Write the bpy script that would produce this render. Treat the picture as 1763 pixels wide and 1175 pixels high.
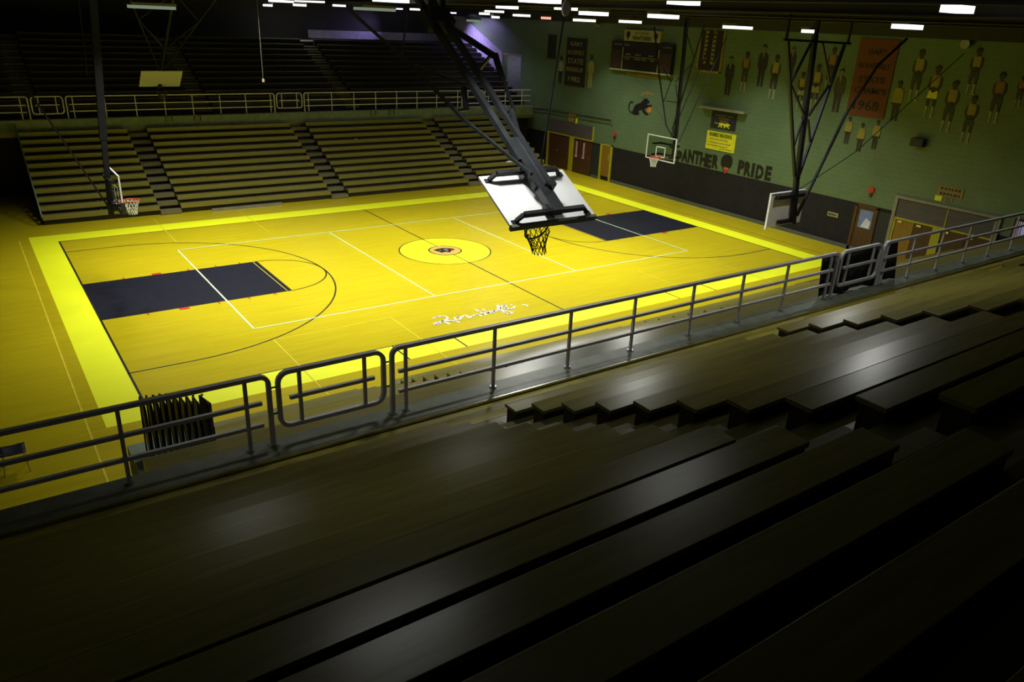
import bpy, bmesh, math, random
from mathutils import Vector, Matrix
random.seed(7)
SC = bpy.context.scene
COL = SC.collection
for o in list(bpy.data.objects): bpy.data.objects.remove(o)

# ------------------------------------------------------------------ camera, world, exposure
W, H, F = 1763.0, 1175.0, 1318.88
CAM = Vector((-15.1439, -25.8145, 8.7333)); YAW, PIT, ROL = .62630, -.39860, .04740
fwd = Vector((math.cos(PIT)*math.sin(YAW), math.cos(PIT)*math.cos(YAW), math.sin(PIT)))
rt0 = Vector((math.cos(YAW), -math.sin(YAW), 0)); up0 = rt0.cross(fwd)
RT = math.cos(ROL)*rt0 + math.sin(ROL)*up0; UP = -math.sin(ROL)*rt0 + math.cos(ROL)*up0
cd = bpy.data.cameras.new('camera'); cam = bpy.data.objects.new('camera', cd); COL.objects.link(cam)
cd.sensor_width = 36; cd.lens = F/W*36; cd.clip_end = 200; cd.clip_start = .05
cam.matrix_world = Matrix(((RT.x, UP.x, -fwd.x, CAM.x), (RT.y, UP.y, -fwd.y, CAM.y), (RT.z, UP.z, -fwd.z, CAM.z), (0, 0, 0, 1)))
SC.camera = cam
vs = SC.view_settings; vs.view_transform = 'Standard'; vs.look = 'None'; vs.exposure = 0.0; vs.gamma = 1; vs.use_curve_mapping = False
wd = bpy.data.worlds.new('world'); SC.world = wd; wd.use_nodes = True
wd.node_tree.nodes['Background'].inputs[0].default_value = (.01, .01, .02, 1)
wd.node_tree.nodes['Background'].inputs[1].default_value = .2
LAMP_W = 178.0        # watts per high-bay fixture
LENS_E = 1.9         # glow of the fixture lens

def ray(u, v): return fwd + RT*((u-W/2)/F) - UP*((v-H/2)/F)
def PX(u, v, x=16.1): d = ray(u, v); return CAM + d*((x-CAM.x)/d.x)
def PY(u, v, y): d = ray(u, v); return CAM + d*((y-CAM.y)/d.y)
def PZ(u, v, z=0.): d = ray(u, v); return CAM + d*((z-CAM.z)/d.z)

# ------------------------------------------------------------------ materials
def rgb(c): return (c[0], c[1], c[2], 1)
def mat(name, col, rough=.55, metal=0., col2=None, scale=(1, 1, 1), nscale=4., bump=0., spec=.5, emit=None, estr=0., detail=4.):
    m = bpy.data.materials.new(name); m.use_nodes = True; nt = m.node_tree; b = nt.nodes['Principled BSDF']
    b.inputs['Base Color'].default_value = rgb(col); b.inputs['Roughness'].default_value = rough; b.inputs['Metallic'].default_value = metal
    b.inputs['Specular IOR Level'].default_value = spec
    if emit: b.inputs['Emission Color'].default_value = rgb(emit); b.inputs['Emission Strength'].default_value = estr
    if col2 is None and not emit: col2 = tuple(c*.82 for c in col)
    if col2:
        tc = nt.nodes.new('ShaderNodeTexCoord'); mp = nt.nodes.new('ShaderNodeMapping'); mp.inputs['Scale'].default_value = scale
        nz = nt.nodes.new('ShaderNodeTexNoise'); nz.inputs['Scale'].default_value = nscale; nz.inputs['Detail'].default_value = detail
        mx = nt.nodes.new('ShaderNodeMix'); mx.data_type = 'RGBA'
        mx.inputs[6].default_value = rgb(col); mx.inputs[7].default_value = rgb(col2)
        rp = nt.nodes.new('ShaderNodeMapRange'); rp.inputs[1].default_value = .35; rp.inputs[2].default_value = .65
        nt.links.new(tc.outputs['Object'], mp.inputs[0]); nt.links.new(mp.outputs[0], nz.inputs['Vector'])
        nt.links.new(nz.outputs[0], rp.inputs[0]); nt.links.new(rp.outputs[0], mx.inputs[0]); nt.links.new(mx.outputs[2], b.inputs['Base Color'])
        if bump:
            bp = nt.nodes.new('ShaderNodeBump'); bp.inputs['Strength'].default_value = bump; bp.inputs['Distance'].default_value = .01
            nt.links.new(nz.outputs[0], bp.inputs['Height']); nt.links.new(bp.outputs[0], b.inputs['Normal'])
    return m
def emission(name, col, s):
    m = bpy.data.materials.new(name); m.use_nodes = True; nt = m.node_tree; nt.nodes.clear()
    e = nt.nodes.new('ShaderNodeEmission'); e.inputs[0].default_value = rgb(col); e.inputs[1].default_value = s
    o = nt.nodes.new('ShaderNodeOutputMaterial'); nt.links.new(e.outputs[0], o.inputs[0]); return m
def blockwall(name, c1, c2, mortar):
    m = mat(name, c1, .38); nt = m.node_tree; b = nt.nodes['Principled BSDF']
    tc = nt.nodes.new('ShaderNodeTexCoord'); sp = nt.nodes.new('ShaderNodeSeparateXYZ'); cb = nt.nodes.new('ShaderNodeCombineXYZ')
    br = nt.nodes.new('ShaderNodeTexBrick'); br.inputs['Scale'].default_value = 1.; br.inputs['Brick Width'].default_value = .41; br.inputs['Row Height'].default_value = .205
    br.inputs['Mortar Size'].default_value = .009; br.inputs['Color1'].default_value = rgb(c1); br.inputs['Color2'].default_value = rgb(c2); br.inputs['Mortar'].default_value = rgb(mortar)
    nt.links.new(tc.outputs['Object'], sp.inputs[0]); nt.links.new(sp.outputs[1], cb.inputs[0]); nt.links.new(sp.outputs[2], cb.inputs[1]); nt.links.new(cb.outputs[0], br.inputs['Vector'])
    nz = nt.nodes.new('ShaderNodeTexNoise'); nz.inputs['Scale'].default_value = .7; nz.inputs['Detail'].default_value = 5
    nt.links.new(tc.outputs['Object'], nz.inputs['Vector'])
    mx = nt.nodes.new('ShaderNodeMix'); mx.data_type = 'RGBA'; mx.blend_type = 'MULTIPLY'; mx.inputs[0].default_value = .35
    nt.links.new(br.outputs[0], mx.inputs[6]); nt.links.new(nz.outputs[0], mx.inputs[7]); nt.links.new(mx.outputs[2], b.inputs['Base Color'])
    return m
def floorwood(name, c1, c2, c3):
    m = mat(name, c1, .30, spec=.22); nt = m.node_tree; b = nt.nodes['Principled BSDF']
    tc = nt.nodes.new('ShaderNodeTexCoord')
    br = nt.nodes.new('ShaderNodeTexBrick'); br.inputs['Scale'].default_value = 1.; br.inputs['Brick Width'].default_value = 1.9; br.inputs['Row Height'].default_value = .09
    br.inputs['Mortar Size'].default_value = .002; br.inputs['Color1'].default_value = rgb(c1); br.inputs['Color2'].default_value = rgb(c2); br.inputs['Mortar'].default_value = rgb(c3)
    nt.links.new(tc.outputs['Object'], br.inputs['Vector'])
    mp = nt.nodes.new('ShaderNodeMapping'); mp.inputs['Scale'].default_value = (.35, 2.2, 1); nt.links.new(tc.outputs['Object'], mp.inputs[0])
    nz = nt.nodes.new('ShaderNodeTexNoise'); nz.inputs['Scale'].default_value = 2.; nz.inputs['Detail'].default_value = 6; nt.links.new(mp.outputs[0], nz.inputs['Vector'])
    mx = nt.nodes.new('ShaderNodeMix'); mx.data_type = 'RGBA'; mx.inputs[7].default_value = rgb(c3)
    rp = nt.nodes.new('ShaderNodeMapRange'); rp.inputs[1].default_value = .45; rp.inputs[2].default_value = .8; rp.inputs[4].default_value = .5
    nt.links.new(nz.outputs[0], rp.inputs[0]); nt.links.new(rp.outputs[0], mx.inputs[0]); nt.links.new(br.outputs[0], mx.inputs[6]); nt.links.new(mx.outputs[2], b.inputs['Base Color'])
    return m

M = {}
M['wood'] = floorwood('maple_floor', (.51, .420, .008), (.46, .375, .007), (.40, .295, .006))
M['yellow'] = mat('yellow_court_paint', (.92, .98, .012), .4, col2=(.89, .95, .012), nscale=1.5)
M['navy'] = mat('navy_court_paint', (.010, .010, .019), .4, spec=.2, col2=(.013, .013, .022))
M['black'] = mat('black_line_paint', (.012, .012, .012), .4)
M['cyan'] = mat('pale_line_paint', (.62, .82, .50), .4)
M['paleyellow'] = mat('thin_yellow_line_paint', (.80, .66, .03), .4)
M['red'] = mat('red_paint', (.55, .04, .02), .4)
M['whitepaint'] = mat('white_paint', (.80, .78, .80), .45)
M['orange'] = mat('orange_paint', (.62, .20, .03), .5)
M['emblem'] = mat('emblem_tan', (.55, .36, .06), .5, col2=(.45, .3, .05))
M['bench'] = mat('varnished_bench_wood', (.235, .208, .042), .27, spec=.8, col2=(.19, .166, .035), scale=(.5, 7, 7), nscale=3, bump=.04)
M['deckyellow'] = mat('worn_yellow_deck_stripe', (.34, .29, .025), .4, col2=(.22, .19, .03), scale=(.6, 3, 3), nscale=2)
M['benchfar'] = mat('shaded_bench_wood', (.050, .039, .029), .45, col2=(.036, .028, .022), scale=(.5, 7, 7), nscale=3)  # bench wood again, darkened in colour for the shade over the far upper stand
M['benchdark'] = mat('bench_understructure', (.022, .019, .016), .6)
M['tread'] = mat('stand_boarding', (.15, .132, .040), .26, col2=(.12, .105, .034), scale=(.4, 5, 5), nscale=3, bump=.04)
M['step'] = mat('aisle_step_board', (.21, .19, .085), .45, col2=(.16, .145, .065), scale=(.6, 4, 4))
M['concgreen'] = mat('green_painted_concrete', (.26, .33, .22), .5, col2=(.2, .26, .17))
M['curb'] = mat('grey_green_curb', (.15, .165, .125), .35, col2=(.10, .115, .085))
M['rail'] = mat('grey_painted_rail', (.56, .55, .58), .36, .1, col2=(.48, .47, .50))
M['railfar'] = mat('lamplit_rail', (.85, .84, .86), .4, col2=(.78, .77, .80))  # rail colour whitened to stand for lamplight falling on the far railing
M['steel'] = mat('bright_steel', (.6, .6, .62), .25, 1.)
M['darksteel'] = mat('black_steel', (.009, .009, .012), .45, .1, spec=.35, col2=(.013, .013, .016))
M['mast'] = mat('grey_mast_steel', (.034, .038, .044), .36, .2, col2=(.02, .023, .026), nscale=2.)
M['boardwhite'] = mat('white_backboard', (.80, .81, .82), .4, col2=(.78, .79, .80))
M['boardgrey'] = mat('aged_backboard', (.72, .70, .64), .5, col2=(.66, .64, .58))
M['frame'] = mat('white_steel_frame', (.90, .90, .92), .35)
M['rim'] = mat('orange_rim', (.62, .07, .02), .4)
M['rimdark'] = mat('dark_rim', (.06, .02, .02), .4)
M['net'] = mat('white_net_cord', (.78, .80, .72), .8)
M['netdark'] = mat('dark_net_cord', (.07, .07, .03), .8)
M['pad'] = mat('dark_pad', (.02, .022, .022), .6)
M['wallgreen'] = blockwall('green_glazed_block', (.130, .200, .100), (.119, .185, .094), (.165, .238, .135))
M['wainscot'] = mat('dark_navy_wainscot', (.014, .013, .016), .6, spec=.2, col2=(.018, .017, .018))
M['base'] = mat('grey_green_base', (.10, .115, .075), .6)
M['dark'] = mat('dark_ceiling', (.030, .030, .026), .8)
M['beam'] = mat('ceiling_beam_steel', (.055, .05, .035), .6)
M['backwall'] = mat('dark_back_wall', (.06, .06, .08), .7)
M['door'] = mat('brown_door', (.085, .036, .013), .45, col2=(.066, .028, .011), scale=(6, 6, .6))
M['dooramber'] = mat('amber_door', (.27, .15, .016), .45, col2=(.22, .12, .013), scale=(6, 6, .6))
M['yframe'] = mat('yellow_door_frame', (.46, .42, .015), .45)
M['cream'] = mat('cream_trim', (.27, .25, .16), .5)
M['plank'] = mat('weathered_wood_panel', (.10, .085, .078), .6, col2=(.065, .055, .05), scale=(6, .5, 10), nscale=3)
M['blackcloth'] = mat('black_cloth', (.016, .016, .020), .8)
M['maroon'] = mat('orange_banner_cloth', (.15, .042, .010), .8, col2=(.13, .036, .009))
M['gold'] = mat('gold_lettering', (.30, .21, .04), .6)
M['ysign'] = mat('yellow_sign', (.80, .78, .02), .5)
M['paleyel'] = mat('pale_yellow_sign', (.36, .34, .13), .5)
M['scorebox'] = mat('scoreboard_black', (.016, .015, .014), .4)
M['scorebrown'] = mat('scoreboard_brown_panel', (.045, .026, .016), .5)
M['skin'] = mat('brown_skin_paint', (.05, .028, .016), .6)
M['skinpale'] = mat('pale_skin_paint', (.16, .13, .07), .6)
M['jersey'] = mat('gold_jersey_paint', (.30, .25, .045), .6)
M['jerseyor'] = mat('orange_jersey_paint', (.26, .14, .028), .6)
M['shorts'] = mat('dark_shorts_paint', (.035, .04, .024), .6)
M['sock'] = mat('white_sock_paint', (.30, .30, .21), .6)
M['suit'] = mat('black_suit_paint', (.020, .018, .018), .6)
M['suitbrown'] = mat('olive_suit_paint', (.06, .05, .028), .6)
M['trouser'] = mat('dark_trouser_paint', (.028, .023, .012), .6)
M['hair'] = mat('black_hair_paint', (.012, .011, .010), .7)
M['lens'] = emission('lamp_lens_glow', (1., 1., .93), LENS_E)
M['lensbright'] = emission('bare_lamp_glow', (1., 1., .95), 2.2)
M['lensdim'] = emission('failing_lamp_glow', (.8, 1., .7), .22)
M['lenspurple'] = emission('added_violet_glow', (.55, .42, 1.), 5.)
M['lensred'] = emission('red_lamp_glow', (1., .25, .2), 2.)
M['housing'] = mat('lamp_housing', (.10, .10, .09), .5)
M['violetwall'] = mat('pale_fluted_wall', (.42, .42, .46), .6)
M['alcove'] = mat('pale_corridor_paint', (.34, .36, .40), .6)
M['chairplastic'] = mat('navy_chair_plastic', (.028, .026, .045), .4)
M['chrome'] = mat('chair_chrome', (.5, .5, .5), .3, 1.)
M['blackmetal'] = mat('black_gloss_metal', (.009, .009, .009), .38, spec=.35)
M['cordgrey'] = mat('grey_green_cord', (.10, .10, .06), .8)
M['paper'] = mat('white_paper', (.75, .72, .82), .6)
M['poster'] = mat('blue_poster', (.18, .25, .48), .5)
M['pink'] = mat('pink_tag', (.62, .36, .48), .5)
gl = bpy.data.materials.new('clear_backboard_glass'); gl.use_nodes = True; nt = gl.node_tree; nt.nodes.clear()
t_ = nt.nodes.new('ShaderNodeBsdfTransparent'); t_.inputs[0].default_value = (.88, .92, .88, 1)
g_ = nt.nodes.new('ShaderNodeBsdfGlossy'); g_.inputs['Roughness'].default_value = .05; g_.inputs[0].default_value = (.8, .85, .8, 1)
x_ = nt.nodes.new('ShaderNodeMixShader'); x_.inputs[0].default_value = .07; o_ = nt.nodes.new('ShaderNodeOutputMaterial')
nt.links.new(t_.outputs[0], x_.inputs[1]); nt.links.new(g_.outputs[0], x_.inputs[2]); nt.links.new(x_.outputs[0], o_.inputs[0])
M['glass'] = gl

# ------------------------------------------------------------------ mesh helpers
V = Vector
class MB:
    """collects shapes in world space; build() links them as ONE mesh object"""
    def __init__(s): s.v = []; s.f = []; s.mi = []; s.sm = []
    def add(s, vs, fs, mi=0, smooth=False):
        k = len(s.v); s.v += [V(p) for p in vs]
        for f in fs: s.f.append([i+k for i in f]); s.mi.append(mi); s.sm.append(smooth)
    def box(s, a, b, mi=0):
        x0, y0, z0 = a; x1, y1, z1 = b
        if x0 > x1: x0, x1 = x1, x0
        if y0 > y1: y0, y1 = y1, y0
        if z0 > z1: z0, z1 = z1, z0
        s.add([(x0,y0,z0),(x1,y0,z0),(x1,y1,z0),(x0,y1,z0),(x0,y0,z1),(x1,y0,z1),(x1,y1,z1),(x0,y1,z1)],
              [(3,2,1,0),(4,5,6,7),(0,1,5,4),(1,2,6,5),(2,3,7,6),(3,0,4,7)], mi)
    def obox(s, c, ax, ay, az, mi=0):
        c, ax, ay, az = V(c), V(ax), V(ay), V(az)
        p = [c+ax*i+ay*j+az*k for k in (-1, 1) for j in (-1, 1) for i in (-1, 1)]
        s.add(p, [(0,2,3,1),(4,5,7,6),(0,1,5,4),(1,3,7,5),(3,2,6,7),(2,0,4,6)], mi)
    def bar(s, p0, p1, w, h=None, side=(0, 1, 0), mi=0):
        p0, p1 = V(p0), V(p1); h = h or w; d = (p1-p0); L = d.length; d.normalize()
        sd = V(side) - d*V(side).dot(d)
        if sd.length < 1e-4: sd = d.orthogonal()
        sd.normalize(); n = d.cross(sd)
        s.obox((p0+p1)/2, d*L/2, sd*w/2, n*h/2, mi)
    def tube(s, pts, r, n=8, mi=0, caps=True, closed=False):
        pts = [V(p) for p in pts]; N = len(pts); rings = []; ref = None
        for i, p in enumerate(pts):
            if closed: d = pts[(i+1) % N]-pts[i-1]
            else: d = pts[min(i+1, N-1)]-pts[max(i-1, 0)]
            d.normalize()
            if ref is None: ref = d.orthogonal().normalized()
            ref = (ref-d*ref.dot(d)); ref.normalize(); b = d.cross(ref)
            rings.append([p+(ref*math.cos(2*math.pi*k/n)+b*math.sin(2*math.pi*k/n))*r for k in range(n)])
        vs = [q for rg in rings for q in rg]; fs = []
        for i in range(N if closed else N-1):
            j = (i+1) % N
            for k in range(n): fs.append((i*n+k, i*n+(k+1) % n, j*n+(k+1) % n, j*n+k))
        s.add(vs, fs, mi, True)
        if caps and not closed:
            s.add(rings[0][::-1], [tuple(range(n))], mi); s.add(rings[-1], [tuple(range(n))], mi)
    def sweep(s, pts, side, w, h, mi=0):
        """rectangular section swept along a path lying in the plane normal to side"""
        pts = [V(p) for p in pts]; sd = V(side).normalized(); N = len(pts); vs = []; fs = []
        for i, p in enumerate(pts):
            d0 = (pts[i]-pts[i-1]).normalized() if i else None; d1 = (pts[i+1]-pts[i]).normalized() if i < N-1 else None
            d = (d0 or d1)+(d1 or d0); d.normalize(); n = d.cross(sd)
            k = 1/max(.5, n.dot((d1 or d0).cross(sd)))
            vs += [p+sd*w/2+n*h/2*k, p-sd*w/2+n*h/2*k, p-sd*w/2-n*h/2*k, p+sd*w/2-n*h/2*k]
        for i in range(N-1):
            for k in range(4): fs.append((i*4+k, i*4+(k+1) % 4, i*4+4+(k+1) % 4, i*4+4+k))
        fs += [(3,2,1,0), tuple(N*4-4+k for k in range(4))]
        s.add(vs, fs, mi)
    def cyl(s, p0, p1, r, n=16, mi=0): s.tube([p0, p1], r, n, mi)
    def prism(s, poly, ext, mi=0):
        poly = [V(p) for p in poly]; e = V(ext); n = len(poly)
        s.add(poly+[p+e for p in poly], [tuple(range(n))[::-1], tuple(range(n, 2*n))]+[(i, (i+1) % n, n+(i+1) % n, n+i) for i in range(n)], mi)
    def ring(s, c, r, tr, u=(1,0,0), w=(0,1,0), n=28, m=8, mi=0):
        c, u, w = V(c), V(u), V(w)
        s.tube([c+(u*math.cos(2*math.pi*k/n)+w*math.sin(2*math.pi*k/n))*r for k in range(n)], tr, m, mi, closed=True)
    def build(s, name, mats, parent=None, bevel=0.):
        me = bpy.data.meshes.new(name); org = parent.matrix_world.translation if parent else V((0,0,0))
        if parent is not None:
            org = V((0,0,0)); q = parent
            while q: org = org+q.location; q = q.parent
        me.from_pydata([p-org for p in s.v], [], s.f)
        if not isinstance(mats, (list, tuple)): mats = [mats]
        for m in mats: me.materials.append(m)
        for p, i, sm in zip(me.polygons, s.mi, s.sm): p.material_index = i; p.use_smooth = sm
        bm = bmesh.new(); bm.from_mesh(me); bmesh.ops.recalc_face_normals(bm, faces=bm.faces); bm.to_mesh(me); bm.free()
        me.update()
        o = bpy.data.objects.new(name, me); COL.objects.link(o)
        if parent: o.parent = parent
        if bevel:
            b = o.modifiers.new('bevel', 'BEVEL'); b.width = bevel; b.segments = 2; b.limit_method = 'ANGLE'
        return o
def tag(o, label, cat, group=None, kind=None):
    o['label'] = label; o['category'] = cat
    if group: o['group'] = group
    if kind: o['kind'] = kind
    return o
def thing(name, label, cat, loc, group=None):
    o = bpy.data.objects.new(name, None); COL.objects.link(o); o.location = loc; o.empty_display_size = .2
    return tag(o, label, cat, group)
def struct(name, mb, mats, label=None, cat=None, parent=None):
    o = mb.build(name, mats, parent)
    if parent is None: o['kind'] = 'structure'
    if label: o['label'] = label
    if cat and parent is None: o['category'] = cat
    return o
def single(name, mb, mats, label, cat, group=None): return tag(mb.build(name, mats), label, cat, group)
def ordinal(k): return ['zeroth','first','second','third','fourth','fifth','sixth','seventh','eighth','ninth','tenth','eleventh','twelfth','thirteenth','fourteenth','fifteenth','sixteenth'][k]
def text_mb(txt, fit_w, fit_h, origin, ux, uy, thick=.012, mb=None, mi=0, bold=0.):
    """block lettering, filling fit_w x fit_h from its lower left corner"""
    cu = bpy.data.curves.new('tmp', 'FONT'); cu.body = txt; cu.align_x = 'LEFT'; cu.offset = bold; cu.resolution_u = 2
    ob = bpy.data.objects.new('tmp', cu); COL.objects.link(ob)
    dg = bpy.context.evaluated_depsgraph_get(); me = bpy.data.meshes.new_from_object(ob.evaluated_get(dg))
    xs = [v.co.x for v in me.vertices]; ys = [v.co.y for v in me.vertices]; mb = mb or MB()
    x0, x1, y0, y1 = min(xs), max(xs), min(ys), max(ys); ux, uy, o = V(ux), V(uy), V(origin); nz = ux.cross(uy)
    P = [o+ux*((v.co.x-x0)/(x1-x0)*fit_w)+uy*((v.co.y-y0)/(y1-y0)*fit_h) for v in me.vertices]
    n = len(P); fs = [tuple(p.vertices) for p in me.polygons]
    cnt = {}
    for f in fs:
        for i in range(len(f)): e = (f[i], f[(i+1) % len(f)]); cnt[e] = 1
    side = [(b, a, n+a, n+b) for (a, b) in cnt if (b, a) not in cnt]
    mb.add([p+nz*thick for p in P]+P, fs+side_flip(side), mi)
    bpy.data.objects.remove(ob); bpy.data.curves.remove(cu); bpy.data.meshes.remove(me)
    return mb
def side_flip(s): return [(a, b, d, c)[::1] if False else (a, b, c, d) for (a, b, c, d) in s]
WX, WZ = V((0, -1, 0)), V((0, 0, 1))           # "right" and "up" on the end wall as seen from the court
def wallpt(y, z, off=0.): return V((16.1-off, y, z))
def wall_text(txt, yl, z0, w, h, off=.0, mb=None, mi=0, bold=0.): return text_mb(txt, w, h, wallpt(yl, z0, off), WX, WZ, .012, mb, mi, bold)
def wall_slab(mb, yl, yr, z0, z1, o0, o1, mi=0): mb.box((16.1-o1, yr, z0), (16.1-o0, yl, z1), mi)

# ------------------------------------------------------------------ the court floor
L, WD, BX, BY = 12.80, 7.66, 13.71, 8.72
fl = MB(); fl.box((-18, -17.7, -.2), (16.1, 16.9, 0), 0)
LV = [0.]
def face(poly, mi):
    fl.add([(p[0], p[1], LV[0]) for p in poly], [tuple(range(len(poly)))], mi)
def lvl(z): LV[0] = z
def rect(x0, y0, x1, y1, mi): face([(x0,y0),(x1,y0),(x1,y1),(x0,y1)], mi)
def line(p, q, w, mi):
    p, q = V((p[0],p[1])), V((q[0],q[1])); d = (q-p).normalized(); n = V((-d.y, d.x))*w/2
    face([p-n, q-n, q+n, p+n], mi)
def arc(c, r, a0, a1, w, mi, n=64):
    for i in range(n):
        a, b = a0+(a1-a0)*i/n, a0+(a1-a0)*(i+1)/n
        face([(c[0]+rr*math.cos(t), c[1]+rr*math.sin(t)) for rr, t in ((r-w/2,a),(r+w/2,a),(r+w/2,b),(r-w/2,b))], mi)
def disc(c, r, mi, n=64): face([(c[0]+r*math.cos(2*math.pi*k/n), c[1]+r*math.sin(2*math.pi*k/n)) for k in range(n)], mi)
FM = ['wood', 'yellow', 'navy', 'black', 'cyan', 'paleyellow', 'red', 'whitepaint']
lvl(.002)
rect(-BX, WD, BX, BY, 1); rect(-BX, -BY, BX, -WD, 1); rect(-BX, -WD, -L, WD, 1); rect(L, -WD, BX, WD, 1)
disc((0, 0), 1.83, 1)
for s in (-1, 1):
    a, b = sorted((s*L, s*(L-5.79))); rect(a, -1.83, b, 1.83, 2)
lvl(.004)
for s in (-1, 1):
    line((s*(L-.03), -WD), (s*(L-.03), WD), .06, 3); line((-L, s*WD), (L, s*WD), .04, 3)
    line((s*(L-5.79), -1.86), (s*(L-5.79), 1.86), .05, 3)
    line((s*(L-5.66), -1.8), (s*(L-5.66), 1.8), .02, 5) if s < 0 else line((s*(L-5.76), -1.8), (s*(L-5.76), 1.8), .02, 5)
    for q in (-1, 1): line((s*L, q*1.83), (s*(L-5.79), q*1.83), .035, 3)
    arc((s*(L-5.79), 0), 1.83, math.pi/2 if s > 0 else -math.pi/2, math.pi*1.5 if s > 0 else math.pi/2, .05, 3)
    R3, cx = 6.02, s*(L-1.60)
    arc((cx, 0), R3, math.pi/2 if s > 0 else -math.pi/2, math.pi*1.5 if s > 0 else math.pi/2, .05, 3, 90)
    for q in (-1, 1): line((cx, q*R3), (s*L, q*R3), .05, 3)
    for q in (-1, 1):
        x = L-2.2; rect(min(s*x, s*(x-.3)), min(q*1.85, q*2.03), max(s*x, s*(x-.3)), max(q*1.85, q*2.03), 6)
        for x in (L-1.3, L-3.4, L-4.35, L-5.2): line((s*x, q*1.86), (s*x, q*2.02), .05, 6)
arc((0, 0), 1.83, 0, 2*math.pi, .05, 3, 96)
line((0, WD), (0, -WD), .05, 3)
for x in (-4.2, 4.2): pass
for x in (-6.2, -4.35, 4.35, 6.2): line((x, -WD), (x, -BY), .05, 3)
lvl(.006)
VX, VY = 9.14, 4.57
for s in (-1, 1):
    line((-VX, s*VY), (VX, s*VY), .05, 4); line((s*VX, -VY), (s*VX, VY), .055, 4); line((s*3.05, -VY), (s*3.05, VY), .05, 4)
for sx in (-1, 1):
    for sy in (-1, 1):
        xa, xb = sx*8.92, sx*5.25
        line((xa, sy*5.65), (xb, sy*5.65), .035, 5)
        for x in (xa, xb): line((x, sy*5.65), (x, sy*9.9), .035, 5)
line((-14.05, 8.3), (-14.05, -12), .045, 5); line((14.25, 9), (14.25, -9.5), .02, 3)
floor = struct('floor', fl, [M[k] for k in FM], 'amber maple court floor with yellow border and navy keys', 'floor')
em = MB()
def fdisc(mb, c, r, z, mi, n=48, r0=0.):
    if r0: 
        for i in range(n):
            a, b = 2*math.pi*i/n, 2*math.pi*(i+1)/n
            mb.add([(c[0]+q*math.cos(t), c[1]+q*math.sin(t), z) for q, t in ((r0,a),(r,a),(r,b),(r0,b))], [(0,1,2,3)], mi)
    else: mb.add([(c[0]+r*math.cos(2*math.pi*k/n), c[1]+r*math.sin(2*math.pi*k/n), z) for k in range(n)], [tuple(range(n))], mi)
fdisc(em, (0, 0), .66, .008, 0); fdisc(em, (0, 0), .68, .010, 1, r0=.63)
def fpoly(mb, pts, z, mi): mb.add([(x, y, z) for x, y in pts], [tuple(range(len(pts)))], mi)
fpoly(em, [(-.34,-.02),(-.42,.22),(-.22,.30),(-.02,.34),(.2,.28),(.34,.14),(.44,.02),(.34,-.12),(.16,-.2),(.02,-.34),(-.14,-.2),(-.3,-.24)], .011, 1)
fpoly(em, [(-.05,.10),(.12,.18),(.2,.06),(.05,.02)], .013, 2); fpoly(em, [(-.3,.08),(-.16,.14),(-.14,.02)], .013, 2)
fpoly(em, [(.2,-.06),(.36,-.02),(.3,-.12),(.18,-.16)], .013, 3); fpoly(em, [(-.1,-.1),(.1,-.06),(.04,-.2)], .013, 2)
e = em.build('center_emblem', [M['emblem'], M['black'], M['cream'], M['red']], floor); e['label'] = 'dark animal head emblem in a tan disc at mid court'
sg = MB(); Q = lambda x, y: PZ(700+x/7.346, 500+y/7.346, .010)
for st in [[(340,355),(360,343),(390,333),(440,326),(490,328),(515,342),(518,358),(495,376),(450,390),(400,402),(360,418),(350,432),(375,434),(410,425),(440,405),(470,380)],
           [(450,385),(490,402),(540,428)], [(500,383),(560,383),(620,388),(672,407)],
           [(610,355),(625,337),(655,333),(683,345),(684,362),(660,374),(625,372),(606,358)], [(685,347),(718,322),(752,316),(775,332),(790,350),(830,325),(875,306),(912,308),(942,325)],
           [(870,245),(920,270),(970,300),(1010,311)], [(960,240),(1000,262),(1042,286)], [(968,300),(1000,283),(1035,272)],
           [(1030,286),(1070,262),(1108,254),(1110,264),(1085,277),(1055,286),(1080,284),(1125,268),(1152,250),(1164,225),(1149,200),(1158,186),(1173,196),(1182,225),(1200,258),(1250,288),(1300,299),(1333,293),(1325,276),(1280,266),(1230,258),(1195,240)],
           [(1195,235),(1198,205),(1215,188),(1245,186),(1266,200),(1255,216),(1228,216)], [(1225,218),(1260,232),(1310,237),(1345,228),(1368,202)], [(1320,180),(1328,185)], [(1468,185),(1500,184),(1530,200)]]:
    P = [Q(*p) for p in st]
    for i in range(len(P)-1):
        a, b = P[i], P[i+1]; d = (b-a).normalized(); n = V((-d.y, d.x, 0))*.035; d = d*.02
        sg.add([a-n-d, b-n+d, b+n+d, a+n-d], [(0,1,2,3)])
s_ = sg.build('signature', M['whitepaint'], floor); s_['label'] = 'white handwritten signature across the near side of the court'

# ------------------------------------------------------------------ shell
wl = MB()
for a, b in (((16.1, -30, 2.05), (16.4, 17.85, 9.45)), ((16.1, 17.85, 6.45), (16.4, 19.85, 9.45)), ((16.1, 19.85, 0), (16.4, 28.3, 9.45)), ((16.1, 17.85, 0), (16.4, 19.85, 2.85))): wl.box(a, b, 0)
wl.box((16.1, -30, 0), (16.4, 17.85, 2.05), 1)
struct('wall_right', wl, [M['wallgreen'], M['wainscot']], 'green glazed block end wall with dark wainscot', 'wall')
b = MB(); b.box((16.02, -9.2, 0), (16.1, 8.1, .16)); b.box((16.02, 9.3, 0), (16.1, 9.9, .16)); struct('baseboard_right', b, M['base'], 'grey green base strip along the end wall', 'baseboard')
b = MB(); b.box((-18.3, -30, -.2), (-18, 28.3, 9.45)); struct('wall_left', b, M['backwall'])
b = MB(); b.box((-18, 28, 0), (16.1, 28.3, 9.45)); struct('wall_back', b, M['dark'], 'dark wall behind the far upper stand', 'wall')  # dark colour stands for the unlit wall around the pale band
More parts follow.
